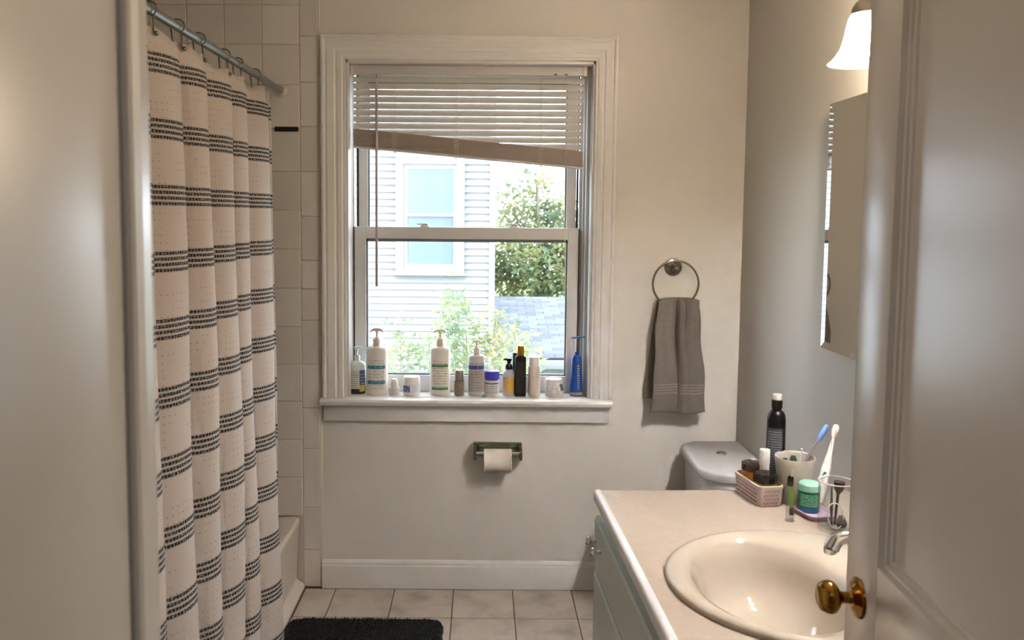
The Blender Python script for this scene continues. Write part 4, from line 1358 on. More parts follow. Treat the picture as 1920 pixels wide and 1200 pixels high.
obj('cap', lathe([(0, .012), (.010, .012), (.0115, .010), (.0115, 0), (0, 0)], (x, BYS + .034, ZS + .1605)), blackplastic, o)

# white bottle with white cap
x = sx_(1001); r = 11.5 * mpx
o = thing('toner_bottle', 'plain white bottle with round white cap and small black print', 'bottle', (x, BYS - .006, ZS), G)
p = [(0, 0), (r * .92, 0), (r, .004), (r, .120), (r * .93, .124), (0, .124)]
obj('bottle_body', lathe(p, (x, BYS - .006, ZS), seg=32), creamplastic, o)
obj('label', patch(x, BYS - .006, ZS + .015, ZS + .110, r, 1, 1, 235, 318), label_mat('toner_print', (214, 200, 186), (44, 42, 40), 9, density=.40), o)
obj('cap', lathe([(0, .038), (r * .74, .038), (r * .82, .034), (r * .84, 0), (0, 0)], (x, BYS - .006, ZS + .1245), seg=32), whiteplastic, o)

# low glass jar
x = sx_(1038); r = 17 * mpx
o = thing('glass_jar', 'low frosted glass jar with clear lid and hanging tag on the sill', 'jar', (x, BYS - .004, ZS), G)
obj('jar_body', lathe([(0, 0), (r * .93, 0), (r * .99, .004), (r, .012), (r, .040), (r * .93, .045), (0, .045)], (x, BYS - .004, ZS), 1, .9, 36), M('frosted_jar', (206, 204, 206), .2), o)
obj('label', patch(x, BYS - .004, ZS + .008, ZS + .038, r, 1, .9, 225, 315), label_mat('jar_print', (204, 200, 200), (150, 130, 130), 3, density=.45), o)
obj('lid', lathe([(0, .026), (r * .86, .026), (r * .94, .022), (r * .95, 0), (0, 0)], (x, BYS - .004, ZS + .0455), 1, .9, 36), M('jar_lid_clear', (212, 206, 204), .15), o)
obj('tag', box(-.0075, .0075, -.001, .001, -.014, .014, .0008, mtx=Matrix.Translation((x + r * .78, BYS - .004 - r * .66, ZS + .040)) @ Matrix.Rotation(rad(-18), 4, 'Y')), M('grey_tag', (120, 126, 128), .4), o)

# blue bottle with long cross nozzle
x = sx_(1080); r = 12.5 * mpx
blue = M('royal_blue_plastic', (14, 64, 140), .28)
o = thing('blue_bottle', 'tapered royal blue bottle with gold print and crossbar nozzle in right sill corner', 'bottle', (x, BYS, ZS), G)
hh = 78 * mpx
p = [(0, 0), (r * .92, 0), (r, .004), (r * .98, .03), (r * .80, hh - .035), (r * .74, hh - .014), (r * .5, hh - .002), (.008, hh), (.008, hh + .012), (0, hh + .012)]
obj('bottle_body', lathe(p, (x, BYS, ZS), 1, .7, 32), blue, o)
pr_ = prof_r(p, ZS)
obj('label', patch(x, BYS, ZS + .022, ZS + .140, pr_, 1, .7, 268, 305), label_mat('gold_print', (16, 62, 132), (206, 170, 92), 12, density=.72, mu=(.2, .8)), o)
obj('gold_band', patch(x, BYS, ZS + .006, ZS + .017, pr_, 1, .7, 200, 340), label_mat('gold_band_print', (176, 148, 104), (140, 110, 80), 2, density=.5), o)
zc = ZS + hh + .012
obj('stem', tube([(x - .004, BYS, zc - .002), (x - .005, BYS, zc + .060)], .0022, 8), whiteplastic, o)
nz_ = obj('nozzle_hub', box(x - .012, x + .002, BYS - .005, BYS + .005, zc + .054, zc + .064, .002), whiteplastic, o)
obj('nozzle_bar', box(-.022, .038, -.004, .004, -.0035, .0035, .0025, mtx=Matrix.Translation((x - .002, BYS - .0055, zc + .061)) @ Matrix.Rotation(rad(-5), 4, 'Y')), M('light_blue_nozzle', (52, 116, 190), .35), nz_)

# ------------------------------------------------------------------ things on the vanity
GV = 'toiletries on the vanity counter'


def on_counter(px, py, z=CZ):
    return U(px, py, Z=z)


CT = CZ + .0006
# woven basket, turned a little on the counter
BW, BL, BH = .074, .152, .058
BROT = math.atan2(.026, .157)
bc0 = Vector((.757, 2.188, 0))                       # its near left corner
BMX = Matrix.Translation((bc0.x, bc0.y, CT)) @ Matrix.Rotation(BROT, 4, 'Z')
bk = NT('woven_plastic_basket')
v = bk.coord()
bk.set(Base_Color=bk.mix(bk.noise(v, 45.0, 4.0), lin((232, 208, 198)), lin((222, 196, 200))), Roughness=.45)
bk.bump(bk.noise(v, 300.0, 2.0), .4, .001)
bcn = BMX @ Vector((BW / 2, BL / 2, 0))
bas = thing('storage_basket', 'small cream and pink woven plastic basket on the vanity', 'basket', bcn)
oo = lambda d, r_: rrect(d, BW - d, d, BL - d, r_, 6)
obj('basket_wall', loft([(0, oo(.004, .012)), (.004, oo(.002, .014)), (BH - .008, oo(0, .016)), (BH - .008, oo(.003, .013)), (.006, oo(.0045, .010)), (.005, oo(.02, .006))], cap1=True, mtx=BMX), bk.m, bas, angle=30)
obj('basket_rim', loft([(BH - .009, oo(-.0015, .0175)), (BH - .001, oo(-.0015, .0175)), (BH, oo(0, .016)), (BH, oo(.003, .013)), (BH - .009, oo(.0035, .0125)), (BH - .009, oo(-.0015, .0175))], cap0=False, cap1=False, mtx=BMX), M('basket_rim_cream', (222, 204, 190), .4), bas, angle=30)
b = BM()
for row in range(4):
    zz_ = .010 + row * .0105
    for k in range(int((BW - .026) / .0085)):
        xx = .015 + k * .0085 + (.004 if row % 2 else 0)
        box(xx, xx + .0034, -.0004, .004, zz_, zz_ + .003, 0, bm=b, mtx=BMX)
    for k in range(int((BL - .030) / .0085)):
        yy = .016 + k * .0085 + (.004 if row % 2 else 0)
        box(-.0004, .004, yy, yy + .0034, zz_, zz_ + .003, 0, bm=b, mtx=BMX)
obj('weave_slots', b, M('slot_brown', (150, 122, 106), .8), bas, smooth=False, kind='stuff')
GB = 'jars inside the basket'
IB = CT + .0065


def inb(a, c_):
    return BMX @ Vector((a, c_, 0))


c = inb(.0345, .112)
o = thing('cosmetic_jar', 'amber jar with dark glossy lid at the back of the basket', 'jar', (c.x, c.y, IB), GB)
obj('jar_body', lathe([(0, 0), (.025, 0), (.027, .004), (.027, .062), (.024, .065), (0, .065)], (c.x, c.y, IB), seg=28), M('amber_glass', (176, 116, 44), .2), o)
obj('lid', lathe([(0, .021), (.024, .021), (.028, .018), (.0285, 0), (0, 0)], (c.x, c.y, IB + .0655), seg=30), M('dark_brown_lid', (48, 34, 30), .12), o)
c = inb(.0370, .040)
o = thing('cosmetic_jar', 'yellow jar with wide black lid at the front of the basket', 'jar', (c.x, c.y, IB), GB)
obj('jar_body', lathe([(0, 0), (.029, 0), (.031, .004), (.031, .050), (.028, .053), (0, .053)], (c.x, c.y, IB), seg=28), M('yellow_jar', (190, 168, 40), .25), o)
obj('lid', lathe([(0, .024), (.026, .024), (.0315, .021), (.033, .014), (.0325, 0), (0, 0)], (c.x, c.y, IB + .0535), seg=12), M('black_gloss_lid', (22, 18, 16), .1), o, angle=20)
c = inb(.048, .142)
c = U(1439, 880, Y=c.y); c.x = min(c.x, inb(.052, .138).x); c.y = inb(.052, .134).y
ct_ = U(1438, 861, Y=c.y).z - IB
o = thing('white_vial', 'slim white capped vial at the back of the basket', 'vial', (c.x, c.y, IB), GB)
obj('vial_body', lathe([(0, 0), (.0115, 0), (.012, .003), (.012, .060), (0, .060)], (c.x, c.y, IB), seg=20), creamplastic, o)
obj('cap', lathe([(0, ct_ - .0605), (.008, ct_ - .0605), (.0105, ct_ - .063), (.011, 0), (0, 0)], (c.x, c.y, IB + .0605), seg=20), whiteplastic, o)
c = inb(.0575, .084)
zt2 = U(1466, 841, Y=c.y).z
o = thing('lotion_tube', 'tall plain white tube standing in the basket beside the ceramic pot', 'tube', (c.x, c.y, IB), GB)
hh_ = zt2 - IB
obj('tube_body', lathe([(0, 0), (.0125, 0), (.0135, .003), (.0135, hh_ * .68), (0, hh_ * .68)], (c.x, c.y, IB), seg=22), whiteplastic, o)
obj('cap', lathe([(0, hh_ * .3 - .002), (.011, hh_ * .3 - .002), (.0135, hh_ * .3), (.0145, hh_ * .3 - .003), (.0145, 0), (0, 0)], (c.x, c.y, IB + hh_ * .685), seg=22), whiteplastic, o)

# black bottle at the counter's far edge
bcY, bcx = 2.318, .8435
hb1 = U(1462, 769, Y=bcY).z - CT; rb = .0265
bzs = [(0, 0), (rb * .95, 0), (rb, .004), (rb, hb1 * .55), (rb * .97, hb1 * .80), (rb * .95, hb1 * .90), (rb * .86, hb1 * .955), (rb * .66, hb1 * .99), (.013, hb1), (.013, hb1 + .006), (0, hb1 + .006)]
o = thing('mouthwash_bottle', 'tall black bottle with grey label and white cap behind the basket', 'bottle', (bcx, bcY, CT), GV)
obj('bottle_body', lathe(bzs, (bcx, bcY, CT), seg=32), blackplastic, o)
pr_ = prof_r(bzs, CT)
obj('label', patch(bcx, bcY, CT + .02, CT + hb1 * .80, pr_, 1, 1, 190, 295, n=20), label_mat('grey_bottle_label', (62, 66, 70), (150, 154, 158), 24, density=.55), o)
obj('collar', lathe([(0, 0), (.0145, 0), (.0150, .002), (.0150, .022), (.0115, .024), (0, .024)], (bcx, bcY, CT + hb1 + .0065), seg=24), blackplastic, o)
obj('cap', lathe([(0, .015), (.0125, .015), (.0135, .012), (.0125, 0), (0, 0)], (bcx, bcY, CT + hb1 + .031), seg=24), whiteplastic, o)

# ceramic pot with brushes
PYc, pxc, PR = 2.246, .873, .0545
PH = U(1500, 855, Y=PYc).z - CT
o = thing('ceramic_pot', 'grey white ceramic pot holding brushes beside the basket', 'pot', (pxc, PYc, CT))
obj('pot_body', lathe([(0, 0), (PR * .74, 0), (PR * .79, .004), (PR * .86, PH * .5), (PR, PH - .004), (PR * .985, PH), (PR * .92, PH - .001), (PR * .89, PH - .008), (PR * .70, .010), (0, .010)], (pxc, PYc, CT), seg=44), M('greige_ceramic', (196, 188, 176), .35, 0, .04), o)
darkstuff = M('charcoal_cosmetics', (34, 32, 30), .5)
for k, (dx, dy, hh_, lb) in enumerate(((-.022, .006, .93, 'short charcoal tube leaning left in the ceramic pot'), (.002, -.018, .88, 'black tube at the front of the ceramic pot'), (.004, .022, .95, 'dark green tube at the back of the ceramic pot'))):
    bt = Vector((pxc + dx * .6, PYc + dy * .6, CT + .0135)); tp_ = Vector((pxc + dx * 1.2, PYc + dy * 1.2, CT + PH * hh_))
    tag(obj('makeup_tube', tube([bt, bt.lerp(tp_, .9), tp_], [.0085, .010, .006], 12), (darkstuff, blackplastic, M('dark_green_tube', (40, 52, 38), .4))[k]), lb, 'tube', 'tubes in the ceramic pot')
tpw = U(1503, 841, Y=PYc + .004)
tag(obj('cotton_swab', tube([(pxc + .001, PYc + .002, CT + .0115), (tpw.x, PYc + .003, tpw.z - .012), (tpw.x, PYc + .003, tpw.z)], [.002, .002, .0035], 8), whiteplastic), 'thin white stick standing in the ceramic pot', 'cotton swab')
tA = U(1552, 797, Y=PYc + .03); tB = U(1514, 858, Y=PYc + .012)
dirv = (tA - tB).normalized()
foot = tB - dirv * ((tB.z - CT - .018) / dirv.z)
foot.x = max(foot.x, pxc - PR * .5); foot.y = max(foot.y, PYc - PR * .4)
br_ = thing('toothbrush', 'grey toothbrush with blue cover leaning in the ceramic pot', 'toothbrush', (pxc, PYc, CT + .011))
obj('handle', tube([foot, tB, tB.lerp(tA, .62)], [.0038, .0042, .0034], 10), M('grey_brush_handle', (150, 136, 136), .35), br_)
obj('head_cover', tube([tB.lerp(tA, .52), tB.lerp(tA, .60), tB.lerp(tA, .80), tB.lerp(tA, .96), tA], [.004, .0075, .0088, .0078, .003], 12), M('periwinkle_cover', (110, 146, 206), .35), br_)

# electric toothbrush
eb = Vector((.918, 2.196, CT)); et = Vector((1.000, 2.285, 0)); et.z = U(1582, 797, Y=2.285).z
o = thing('electric_toothbrush', 'white electric toothbrush leaning towards the wall behind the mint jar', 'toothbrush', eb)
P_ = lambda f: eb.lerp(et, f)
ebody = P_(.0) + Vector((0, 0, .012))
pts = [ebody, P_(.12), P_(.45), P_(.50)]
obj('handle', tube(pts, [.0125, .0135, .0125, .0115], 16), whiteplastic, o)
obj('grip_ring', tube([P_(.50), P_(.56)], [.0112, .0105], 16), creamplastic, o)
obj('neck', tube([P_(.56), P_(.66), P_(.84)], [.010, .0065, .0045], 14), creamplastic, o)
obj('brush_head', tube([P_(.82), P_(.86), P_(.97), P_(1.0)], [.0045, .0085, .0095, .006], 14), creamplastic, o)
q = P_(.40)
obj('button', box(-.004, .004, -.002, .002, -.010, .010, .0015, mtx=Matrix.Translation((q.x - .007, q.y - .0105, q.z)) @ Matrix.Rotation(rad(28), 4, 'Y')), M('teal_button', (70, 130, 140), .35), o)

# clear tube with a green floss pick
c = Vector((.806, 2.096, 0))
clear = glass('clear_plastic', (250, 251, 251), .05)
o = thing('travel_brush_tube', 'small clear tube holding a lime green brush in front of the basket', 'tube', (c.x, c.y, CT), None)
TH_ = U(1479, 893, Y=c.y).z - CT
obj('clear_sleeve', lathe([(0, 0), (.0125, 0), (.0125, .003), (.0105, .006), (.0095, TH_ * .9), (.0088, TH_ * .9), (.0095, .007), (0, .006)], (c.x, c.y, CT), seg=22), clear, o)
obj('green_handle', tube([(c.x + .002, c.y, CT + .034), (c.x + .003, c.y, CT + .055), (c.x - .002, c.y, CT + TH_ * .80)], [.0042, .0050, .0062], 12), M('lime_green', (132, 190, 40), .35), o)
obj('black_tip', tube([(c.x - .002, c.y, CT + TH_ * .79), (c.x - .001, c.y, CT + TH_ * .97), (c.x, c.y, CT + TH_)], [.0072, .0080, .006], 14), blackplastic, o)
obj('bristles', tube([(c.x + .004, c.y, CT + .016), (c.x + .003, c.y, CT + .036)], [.0055, .0045], 8), M('dark_bristle', (60, 64, 70), .7), o)
obj('wire_pin', tube([(c.x + .001, c.y, CT + TH_ * .99), (c.x + .002, c.y, CT + TH_ + .016)], .0016, 6), whiteplastic, o)

# lilac dish with a mint jar
dc = Vector((.888, 2.138, 0))
DMX = Matrix.Translation((dc.x, dc.y, CT)) @ Matrix.Rotation(rad(14), 4, 'Z')
od = lambda d, r_: rrect(-.043 + d, .043 - d, -.050 + d, .050 - d, r_, 8)
tag(obj('soap_dish', loft([(0, od(.008, .018)), (.010, od(.001, .025)), (.013, od(0, .026)), (.014, od(.002, .024)), (.012, od(.006, .020)), (.007, od(.010, .016))], mtx=DMX), M('lilac_plastic', (206, 178, 200), .35), angle=50), 'lilac plastic soap dish under the mint green jar', 'soap dish')
jc = Vector((.876, 2.150, CT + .0078))
o = thing('mint_jar', 'translucent green jar with pale mint lid on the lilac dish', 'jar', jc, GV)
rj = .0275
jh = U(1532, 918, Y=jc.y).z - jc.z
obj('jar_body', lathe([(0, 0), (rj * .9, 0), (rj, .004), (rj, jh - .004), (rj * .9, jh), (0, jh)], jc, seg=32), M('green_gel', (34, 128, 92), .12, 0, .2, 30), o)
obj('blue_base', lathe([(rj * .99, .001), (rj * 1.01, .004), (rj * 1.01, .016), (rj * .99, .017)], jc, seg=32), M('blue_gel', (36, 92, 128), .15), o)
obj('label', patch(jc.x, jc.y, jc.z + .018, jc.z + jh - .006, rj, 1, 1, 200, 300), label_mat('jar_clear_print', (60, 150, 112), (214, 226, 220), 6, density=.45), o)
obj('lid', lathe([(0, .022), (rj * .8, .021), (rj * 1.0, .016), (rj * 1.06, .006), (rj * 1.06, 0), (0, 0)], (jc.x, jc.y, jc.z + jh + .0005), seg=36), M('pale_mint_lid', (150, 206, 182), .35), o)

# clear tumbler with odds and ends
gc = Vector((.897, 2.036, CT)); gr = .043; gh = U(1572, 902, Y=gc.y).z - CT
tum = glass('tumbler_glass', (250, 251, 251), .02)
o = thing('glass_tumbler', 'clear tumbler holding small dark items beside the faucet', 'tumbler', gc)
obj('tumbler_wall', lathe([(0, 0), (gr * .92, 0), (gr * .96, .004), (gr, gh - .003), (gr * .985, gh), (gr * .955, gh - .002), (gr * .92, .010), (0, .008)], gc, seg=40), tum, o)
obj('tumbler_lip', tube([(gc.x + gr * .978 * cos(2 * PI * k / 40), gc.y + gr * .978 * sin(2 * PI * k / 40), gc.z + gh) for k in range(40)], .0016, 8, closed=True), M('lip_white', (214, 206, 200), .2), o)
GI = 'odds and ends inside the clear tumbler'
its = [('hair_clip', 'dark brown hair clip at the top of the clear tumbler', 'hair clip', [(.002, .004, .0125), (.008, .006, .09), (.010, .006, .104), (.011, .006, .122)], [.003, .0035, .012, .014], M('tortoise_brown', (58, 40, 30), .3)),
       ('tweezers', 'dark slim tweezers inside the clear tumbler', 'tweezers', [(-.012, -.010, .012), (-.012, -.006, .06), (-.010, .002, .110)], [.002, .004, .002], M('dark_steel_item', (70, 66, 66), .4)),
       ('hair_tie', 'white elastic loop inside the clear tumbler', 'hair tie', None, .0016, whiteplastic),
       ('makeup_sponge', 'grey lump resting at the bottom of the clear tumbler', 'sponge', [(.012, -.012, .012), (.012, -.012, .022), (.012, -.010, .040)], [.010, .014, .006], M('grey_sponge', (96, 84, 80), .9))]
for nm, lb, ct, pts, r_, mt in its:
    if pts is None:
        pts = [(-.006 + .020 * cos(2 * PI * k / 20), -.016 + .008 * sin(2 * PI * k / 20), .042 + .030 * sin(2 * PI * k / 20)) for k in range(20)]
        tag(obj(nm, tube([gc + Vector(p_) for p_ in pts], r_, 6, closed=True), mt), lb, ct, GI)
    else:
        tag(obj(nm, tube([gc + Vector(p_) for p_ in pts], r_, 12), mt), lb, ct, GI)

# ------------------------------------------------------------------ outside: neighbour house, garage, trees, lawn
GZ = -2.95
HY = 11.0
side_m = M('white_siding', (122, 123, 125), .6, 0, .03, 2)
hx1 = U(928, 480, Y=HY).x; hx0 = -7.0
house = thing('neighbor_house', 'white clapboard house seen through the bathroom window', 'house', ((hx0 + hx1) / 2, HY, GZ))
obj('wall_core', box(hx0, hx1 - .01, HY + .03, HY + 7, GZ, 5.2), side_m, house, smooth=False)
lap = 13.05 * HY / FPX
zref = U(800, 556, Y=HY).z
b0 = None
k0 = int((GZ - zref) / lap); k1_ = int((5.0 - zref) / lap)
cb_x = U(917, 480, Y=HY).x
for k in range(k0, k1_):
    z = zref + k * lap
    if b0 is None:
        bb_ = bmesh.new()
        pr = [(0, 0), (.036, 0), (.008, lap * 1.04), (0, lap * 1.04)]
        b0 = obj('siding_board', sweep(pr, [lambda a, c, x=x: Vector((x, HY + .03 - a, z + c)) for x in (hx0, cb_x)], bm=bb_), side_m, house, smooth=False)
        zb0 = z
    else:
        o = bpy.data.objects.new('siding_board', b0.data); COL.objects.link(o); o.parent = house
        o.location = (0, 0, z - zb0)
obj('corner_board', box(cb_x - .002, hx1, HY - .03, HY + .12, GZ, 5.2, .004), side_m, house)
obj('roof', loft([(5.2, [(hx0 - .4, HY - .5), (hx1 + .4, HY - .5), (hx1 + .4, HY + 7.5), (hx0 - .4, HY + 7.5)]), (5.4, [(hx0 - .4, HY - .5), (hx1 + .4, HY - .5), (hx1 + .4, HY + 7.5), (hx0 - .4, HY + 7.5)]), (8.0, [(hx0 - .4, HY + 3.4), (hx1 + .4, HY + 3.4), (hx1 + .4, HY + 3.6), (hx0 - .4, HY + 3.6)])]), M('grey_roof', (96, 98, 104), .9), house, smooth=False)
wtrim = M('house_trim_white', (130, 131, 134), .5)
px = lambda x_: U(x_, 400, Y=HY - .05).x
pz_ = lambda y_: U(800, y_, Y=HY - .05).z
wo = (px(742), px(871), pz_(512), pz_(284)); wi = (px(757), px(856), pz_(501), pz_(308)); wg = (px(764), px(850), pz_(495), pz_(317))
def rectframe(o_, i_, y0, y1, m, nm, par):
    b = BM()
    box(o_[0], i_[0], y0, y1, o_[2], o_[3], .004, bm=b); box(i_[1], o_[1], y0, y1, o_[2], o_[3], .004, bm=b)
    box(i_[0], i_[1], y0, y1, i_[3], o_[3], .004, bm=b); box(i_[0], i_[1], y0, y1, o_[2], i_[2], .004, bm=b)
    return obj(nm, b, m, par, smooth=False)
hw = rectframe(wo, wi, HY - .075, HY + .03, wtrim, 'house_window', house)
rectframe(wi, wg, HY - .045, HY + .03, wtrim, 'sash_frame', hw)
mr = (pz_(400), pz_(406))
obj('meeting_rail', box(wg[0], wg[1], HY - .05, HY + .02, mr[1], mr[0], .003), wtrim, hw, smooth=False)
pane_m = M('pale_blue_glass_with_shade', (98, 114, 124), .12, 0, .04)
pane_l = M('blue_glass_lower', (94, 108, 126), .12, 0, .04)
obj('pane', box(wg[0], wg[1], HY - .034, HY - .026, mr[0], wg[3]), pane_m, hw, smooth=False)
obj('pane', box(wg[0], wg[1], HY - .024, HY - .016, wg[2], mr[1]), pane_l, hw, smooth=False)
obj('shade_hem', box(wg[0] + .02, wg[1] - .02, HY - .038, HY - .035, pz_(323), wg[3]), pane_l, hw, smooth=False)
obj('sill_nose', box(wo[0] - .03, wo[1] + .03, HY - .10, HY + .02, wo[2] - .03, wo[2] + .002, .004), wtrim, hw, smooth=False)

# garage with shingled roof
gy0, gy1 = 13.4, 17.2
r0_, r1_ = U(1000, 672, Y=gy0), U(1000, 559, Y=gy1)
gx0, gx1 = hx1 + .02, 7.5
gar = thing('garage', 'low neighbouring garage with pale grey shingle roof', 'garage', (2.5, gy0, GZ))
obj('wall_block', box(gx0 + .3, gx1 - .3, gy0 + .35, gy1 + 1.5, GZ, r0_.z - .08), M('garage_wall', (120, 124, 124), .8), gar, smooth=False)
sl = math.atan2(r1_.z - r0_.z, gy1 - gy0); Ls = math.hypot(r1_.z - r0_.z, gy1 - gy0)
deck_o = obj('roof_deck', loft([(r0_.z - .10, [(gx0, gy0), (gx1, gy0), (gx1, gy1), (gx0, gy1)]), (0, [(gx0, gy0), (gx1, gy0), (gx1, gy1), (gx0, gy1)])]), M('tar_paper', (46, 48, 52), .9), gar, smooth=False)
dk_ = deck_o.data
for vtx in dk_.vertices:
    wy = vtx.co.y + gar.location.y
    top = vtx.co.z > (r0_.z - .09 - gar.location.z)
    zz2 = r0_.z + (wy - gy0) / (gy1 - gy0) * (r1_.z - r0_.z)
    vtx.co.z = zz2 - (.012 if top else .12) - gar.location.z
obj('back_slope', loft([(GZ + 1.5, [(gx0, gy1), (gx1, gy1), (gx1, gy1 + 2.2), (gx0, gy1 + 2.2)]), (r1_.z - .03, [(gx0, gy1), (gx1, gy1), (gx1, gy1 + .02), (gx0, gy1 + .02)])]), M('shingle_back', (110, 112, 118), .9), gar, smooth=False)
obj('gutter', box(gx0, gx1, gy0 - .14, gy0 - .005, r0_.z - .16, r0_.z - .02, .02), wtrim, gar)
shm = []
for i, c_ in enumerate(((101, 105, 114), (110, 114, 121), (92, 96, 106))):
    shm.append(tile_mat('grey_shingle_%s' % 'abc'[i], c_, .9, .15))
NC = 24; cl = Ls / NC; sw_ = .34
first = [None, None, None]
vis0, vis1 = gx0 - .1, 3.6
rest = BM()
cnt = 0
random.seed(11)
for r_ in range(NC):
    yy = gy0 + (gy1 - gy0) * r_ / NC; zz2 = r0_.z + (r1_.z - r0_.z) * r_ / NC
    x = gx0 + (sw_ / 2 if r_ % 2 else 0)
    if r_ % 2:
        box(.0, sw_ / 2 - .003, 0, cl * 1.12, -.001, .020, 0, bm=rest, mtx=Matrix.Translation((gx0, yy, zz2)) @ Matrix.Rotation(sl + .012, 4, 'X'))
    while x < gx1 - .1:
        if vis0 < x < vis1 and cnt < 300:
            kk = random.randrange(3); cnt += 1
            if first[kk] is None:
                me_b = box(.003, sw_ - .003, 0, cl * 1.12, -.001, .020, 0)
                me = bpy.data.meshes.new('shingle'); me_b.to_mesh(me); me_b.free(); me.materials.append(shm[kk]); first[kk] = me
            o = bpy.data.objects.new('shingle', first[kk]); COL.objects.link(o); o.parent = gar
            o.location = Vector((x, yy, zz2 + random.uniform(0, .004))) - gar.location
            o.rotation_euler = (sl + .012, 0, 0)
        else:
            box(.003, sw_ - .003, 0, cl * 1.12, -.001, .020, 0, bm=rest, mtx=Matrix.Translation((x, yy, zz2)) @ Matrix.Rotation(sl + .012, 4, 'X'))
        x += sw_
obj('shingle_field', rest, shm[0], gar, smooth=False, kind='stuff')

# foliage
def leaf_cloud(blobs, n, size, aspect=2.6, droop=0.2, seed=1):
    rnd = random.Random(seed); b = bmesh.new()
    tot = sum(q[3] * q[4] * q[5] for q in blobs)
    for (cx_, cy_, cz_, rx, ry, rz) in blobs:
        for _ in range(int(n * rx * ry * rz / tot)):
            while True:
                a = Vector((rnd.uniform(-1, 1), rnd.uniform(-1, 1), rnd.uniform(-1, 1)))
                if .12 < a.length < 1:
                    break
            p_ = Vector((cx_ + a.x * rx, cy_ + a.y * ry, cz_ + a.z * rz))
            d = Vector((rnd.gauss(0, 1), rnd.gauss(0, 1), rnd.gauss(-droop, .7))).normalized()
            s_ = d.cross(Vector((rnd.gauss(0, 1), rnd.gauss(0, 1), rnd.gauss(0, 1)))).normalized()
            L_ = size * rnd.uniform(.6, 1.3); w_ = L_ / aspect
            up_ = d.cross(s_) * (w_ * .15)
            vs = [b.verts.new(p_), b.verts.new(p_ + d * L_ * .45 + s_ * w_ * .5 + up_), b.verts.new(p_ + d * L_), b.verts.new(p_ + d * L_ * .45 - s_ * w_ * .5 + up_)]
            b.faces.new(vs)
    return b


bark = M('grey_bark', (120, 112, 100), .9, 0, .2, 8)
# tree behind the garage
ty_ = 20.5
tcx = U(1010, 440, Y=ty_).x
blobs = []
rnd = random.Random(5)
for pxx, pyy, rr in ((960, 365, .42), (1005, 345, .40), (945, 420, .5), (1000, 410, .72), (1045, 400, .6), (960, 480, .8), (1020, 480, .95), (1060, 460, .75), (940, 530, .6), (1000, 540, .7), (1080, 520, .6), (1110, 430, .7), (1035, 535, .5), (985, 320, .26), (1022, 330, .22), (890, 500, .8), (1120, 500, .8)):
    q = U(pxx, pyy, Y=ty_ + rnd.uniform(-.5, .6)); blobs.append((q.x, q.y, q.z, rr, rr, rr * .85))
tree = thing('tree', 'leafy yellow green tree rising behind the garage roof', 'tree', (tcx, ty_, GZ))
obj('crown', leaf_cloud(blobs, 9000, .16, 1.9, .2, 3), foliage('tree_leaves', ((86, 104, 96), (118, 134, 98), (146, 150, 104), (160, 150, 104)), 1.6), tree, smooth=False, kind='stuff')
trk = BM()
tube([(tcx, ty_, GZ), (tcx - .05, ty_, GZ + 1.6), (tcx + .02, ty_, .6), (tcx - .05, ty_, 2.3)], [.16, .13, .08, .02], 10, bm=trk)
for q in blobs[:12]:
    tube([(tcx, ty_, .1 + .5 * rnd.random()), ((tcx + q[0]) / 2, ty_, (q[2] + .3) / 2 + .2), (q[0], q[1], q[2])], [.05, .03, .012], 6, bm=trk)
obj('trunk', trk, bark, tree)

# tall willowy shrubs under the window
sh_m = foliage('shrub_leaves', ((78, 100, 88), (108, 126, 90), (142, 146, 104), (158, 148, 104)), 2.6)


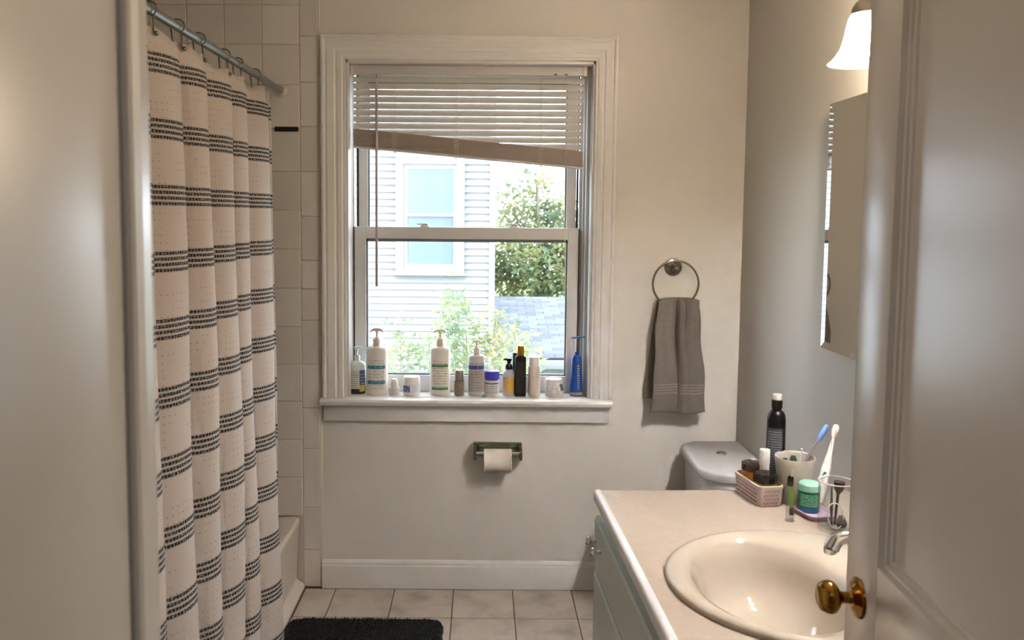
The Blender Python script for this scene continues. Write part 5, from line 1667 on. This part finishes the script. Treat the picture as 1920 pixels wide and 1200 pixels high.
def shrub(label, stems, yb, seed, nleaf, name='shrub'):
    rnd = random.Random(seed)
    x_ = sum(U(s_[0], 700, Y=yb).x for s_ in stems) / len(stems)
    root = thing(name, label, 'shrub', (x_, yb, GZ), 'shrubs outside the window')
    sb = BM(); lb = bmesh.new()
    for pxx, pyt in stems:
        yy = yb + rnd.uniform(-.35, .35)
        top = U(pxx + rnd.uniform(-6, 6), pyt, Y=yy); bx_ = U(pxx + rnd.uniform(-25, 25), 700, Y=yy).x
        pts = []
        for k in range(9):
            f = k / 8
            pts.append(Vector((x_ + (bx_ - x_) * min(1, f * 1.4) + (top.x - bx_) * f ** 1.5 + .02 * sin(k * 1.3 + pxx), yy, GZ + (top.z - GZ) * f)))
        tube(pts, [.016 * (1 - k / 9) + .002 for k in range(9)], 5, bm=sb)
        hl_len = top.z - GZ
        for _ in range(nleaf):
            f = 1 - rnd.random() ** 1.3 * .62
            i = min(7, int(f * 8)); q = pts[i].lerp(pts[i + 1], f * 8 - i)
            spread = .05 + .30 * (1 - f)
            q = q + Vector((rnd.gauss(0, spread), rnd.gauss(0, spread), rnd.gauss(0, .05)))
            d = Vector((rnd.gauss(0, 1), rnd.gauss(0, 1), rnd.gauss(-.1, .6))).normalized()
            s_ = d.cross(Vector((rnd.gauss(0, 1), rnd.gauss(0, 1), rnd.gauss(0, 1)))).normalized()
            L_ = .085 * rnd.uniform(.6, 1.25); w_ = L_ / 3.2
            vs = [lb.verts.new(q), lb.verts.new(q + d * L_ * .4 + s_ * w_ * .5), lb.verts.new(q + d * L_), lb.verts.new(q + d * L_ * .4 - s_ * w_ * .5)]
            lb.faces.new(vs)
    obj('stems', sb, bark, root)
    obj('leaves', lb, sh_m, root, smooth=False, kind='stuff')


shrub('tall willowy green shrub in front of the clapboard house', [(845, 545), (832, 575), (880, 560), (862, 600), (900, 585), (875, 620), (920, 600), (935, 590), (905, 640), (940, 625), (960, 610), (850, 640), (825, 630), (890, 660), (930, 660)], 7.2, 4, 300)
shrub('shorter wispy shrub at the left of the window view', [(740, 590), (750, 620), (765, 640), (790, 625), (775, 660), (805, 650), (735, 655)], 8.9, 8, 200)
shrub('yellowish wispy shrub in front of the garage roof', [(975, 600), (990, 630), (1000, 650), (965, 640), (985, 665)], 5.9, 15, 120)
tag(obj('lawn', box(-30, 30, D + WT + .4, 60, GZ - .1, GZ), M('grass', (90, 104, 62), .95, 0, .3, 3), smooth=False), 'grass yard below the bathroom window', 'lawn', kind='structure')
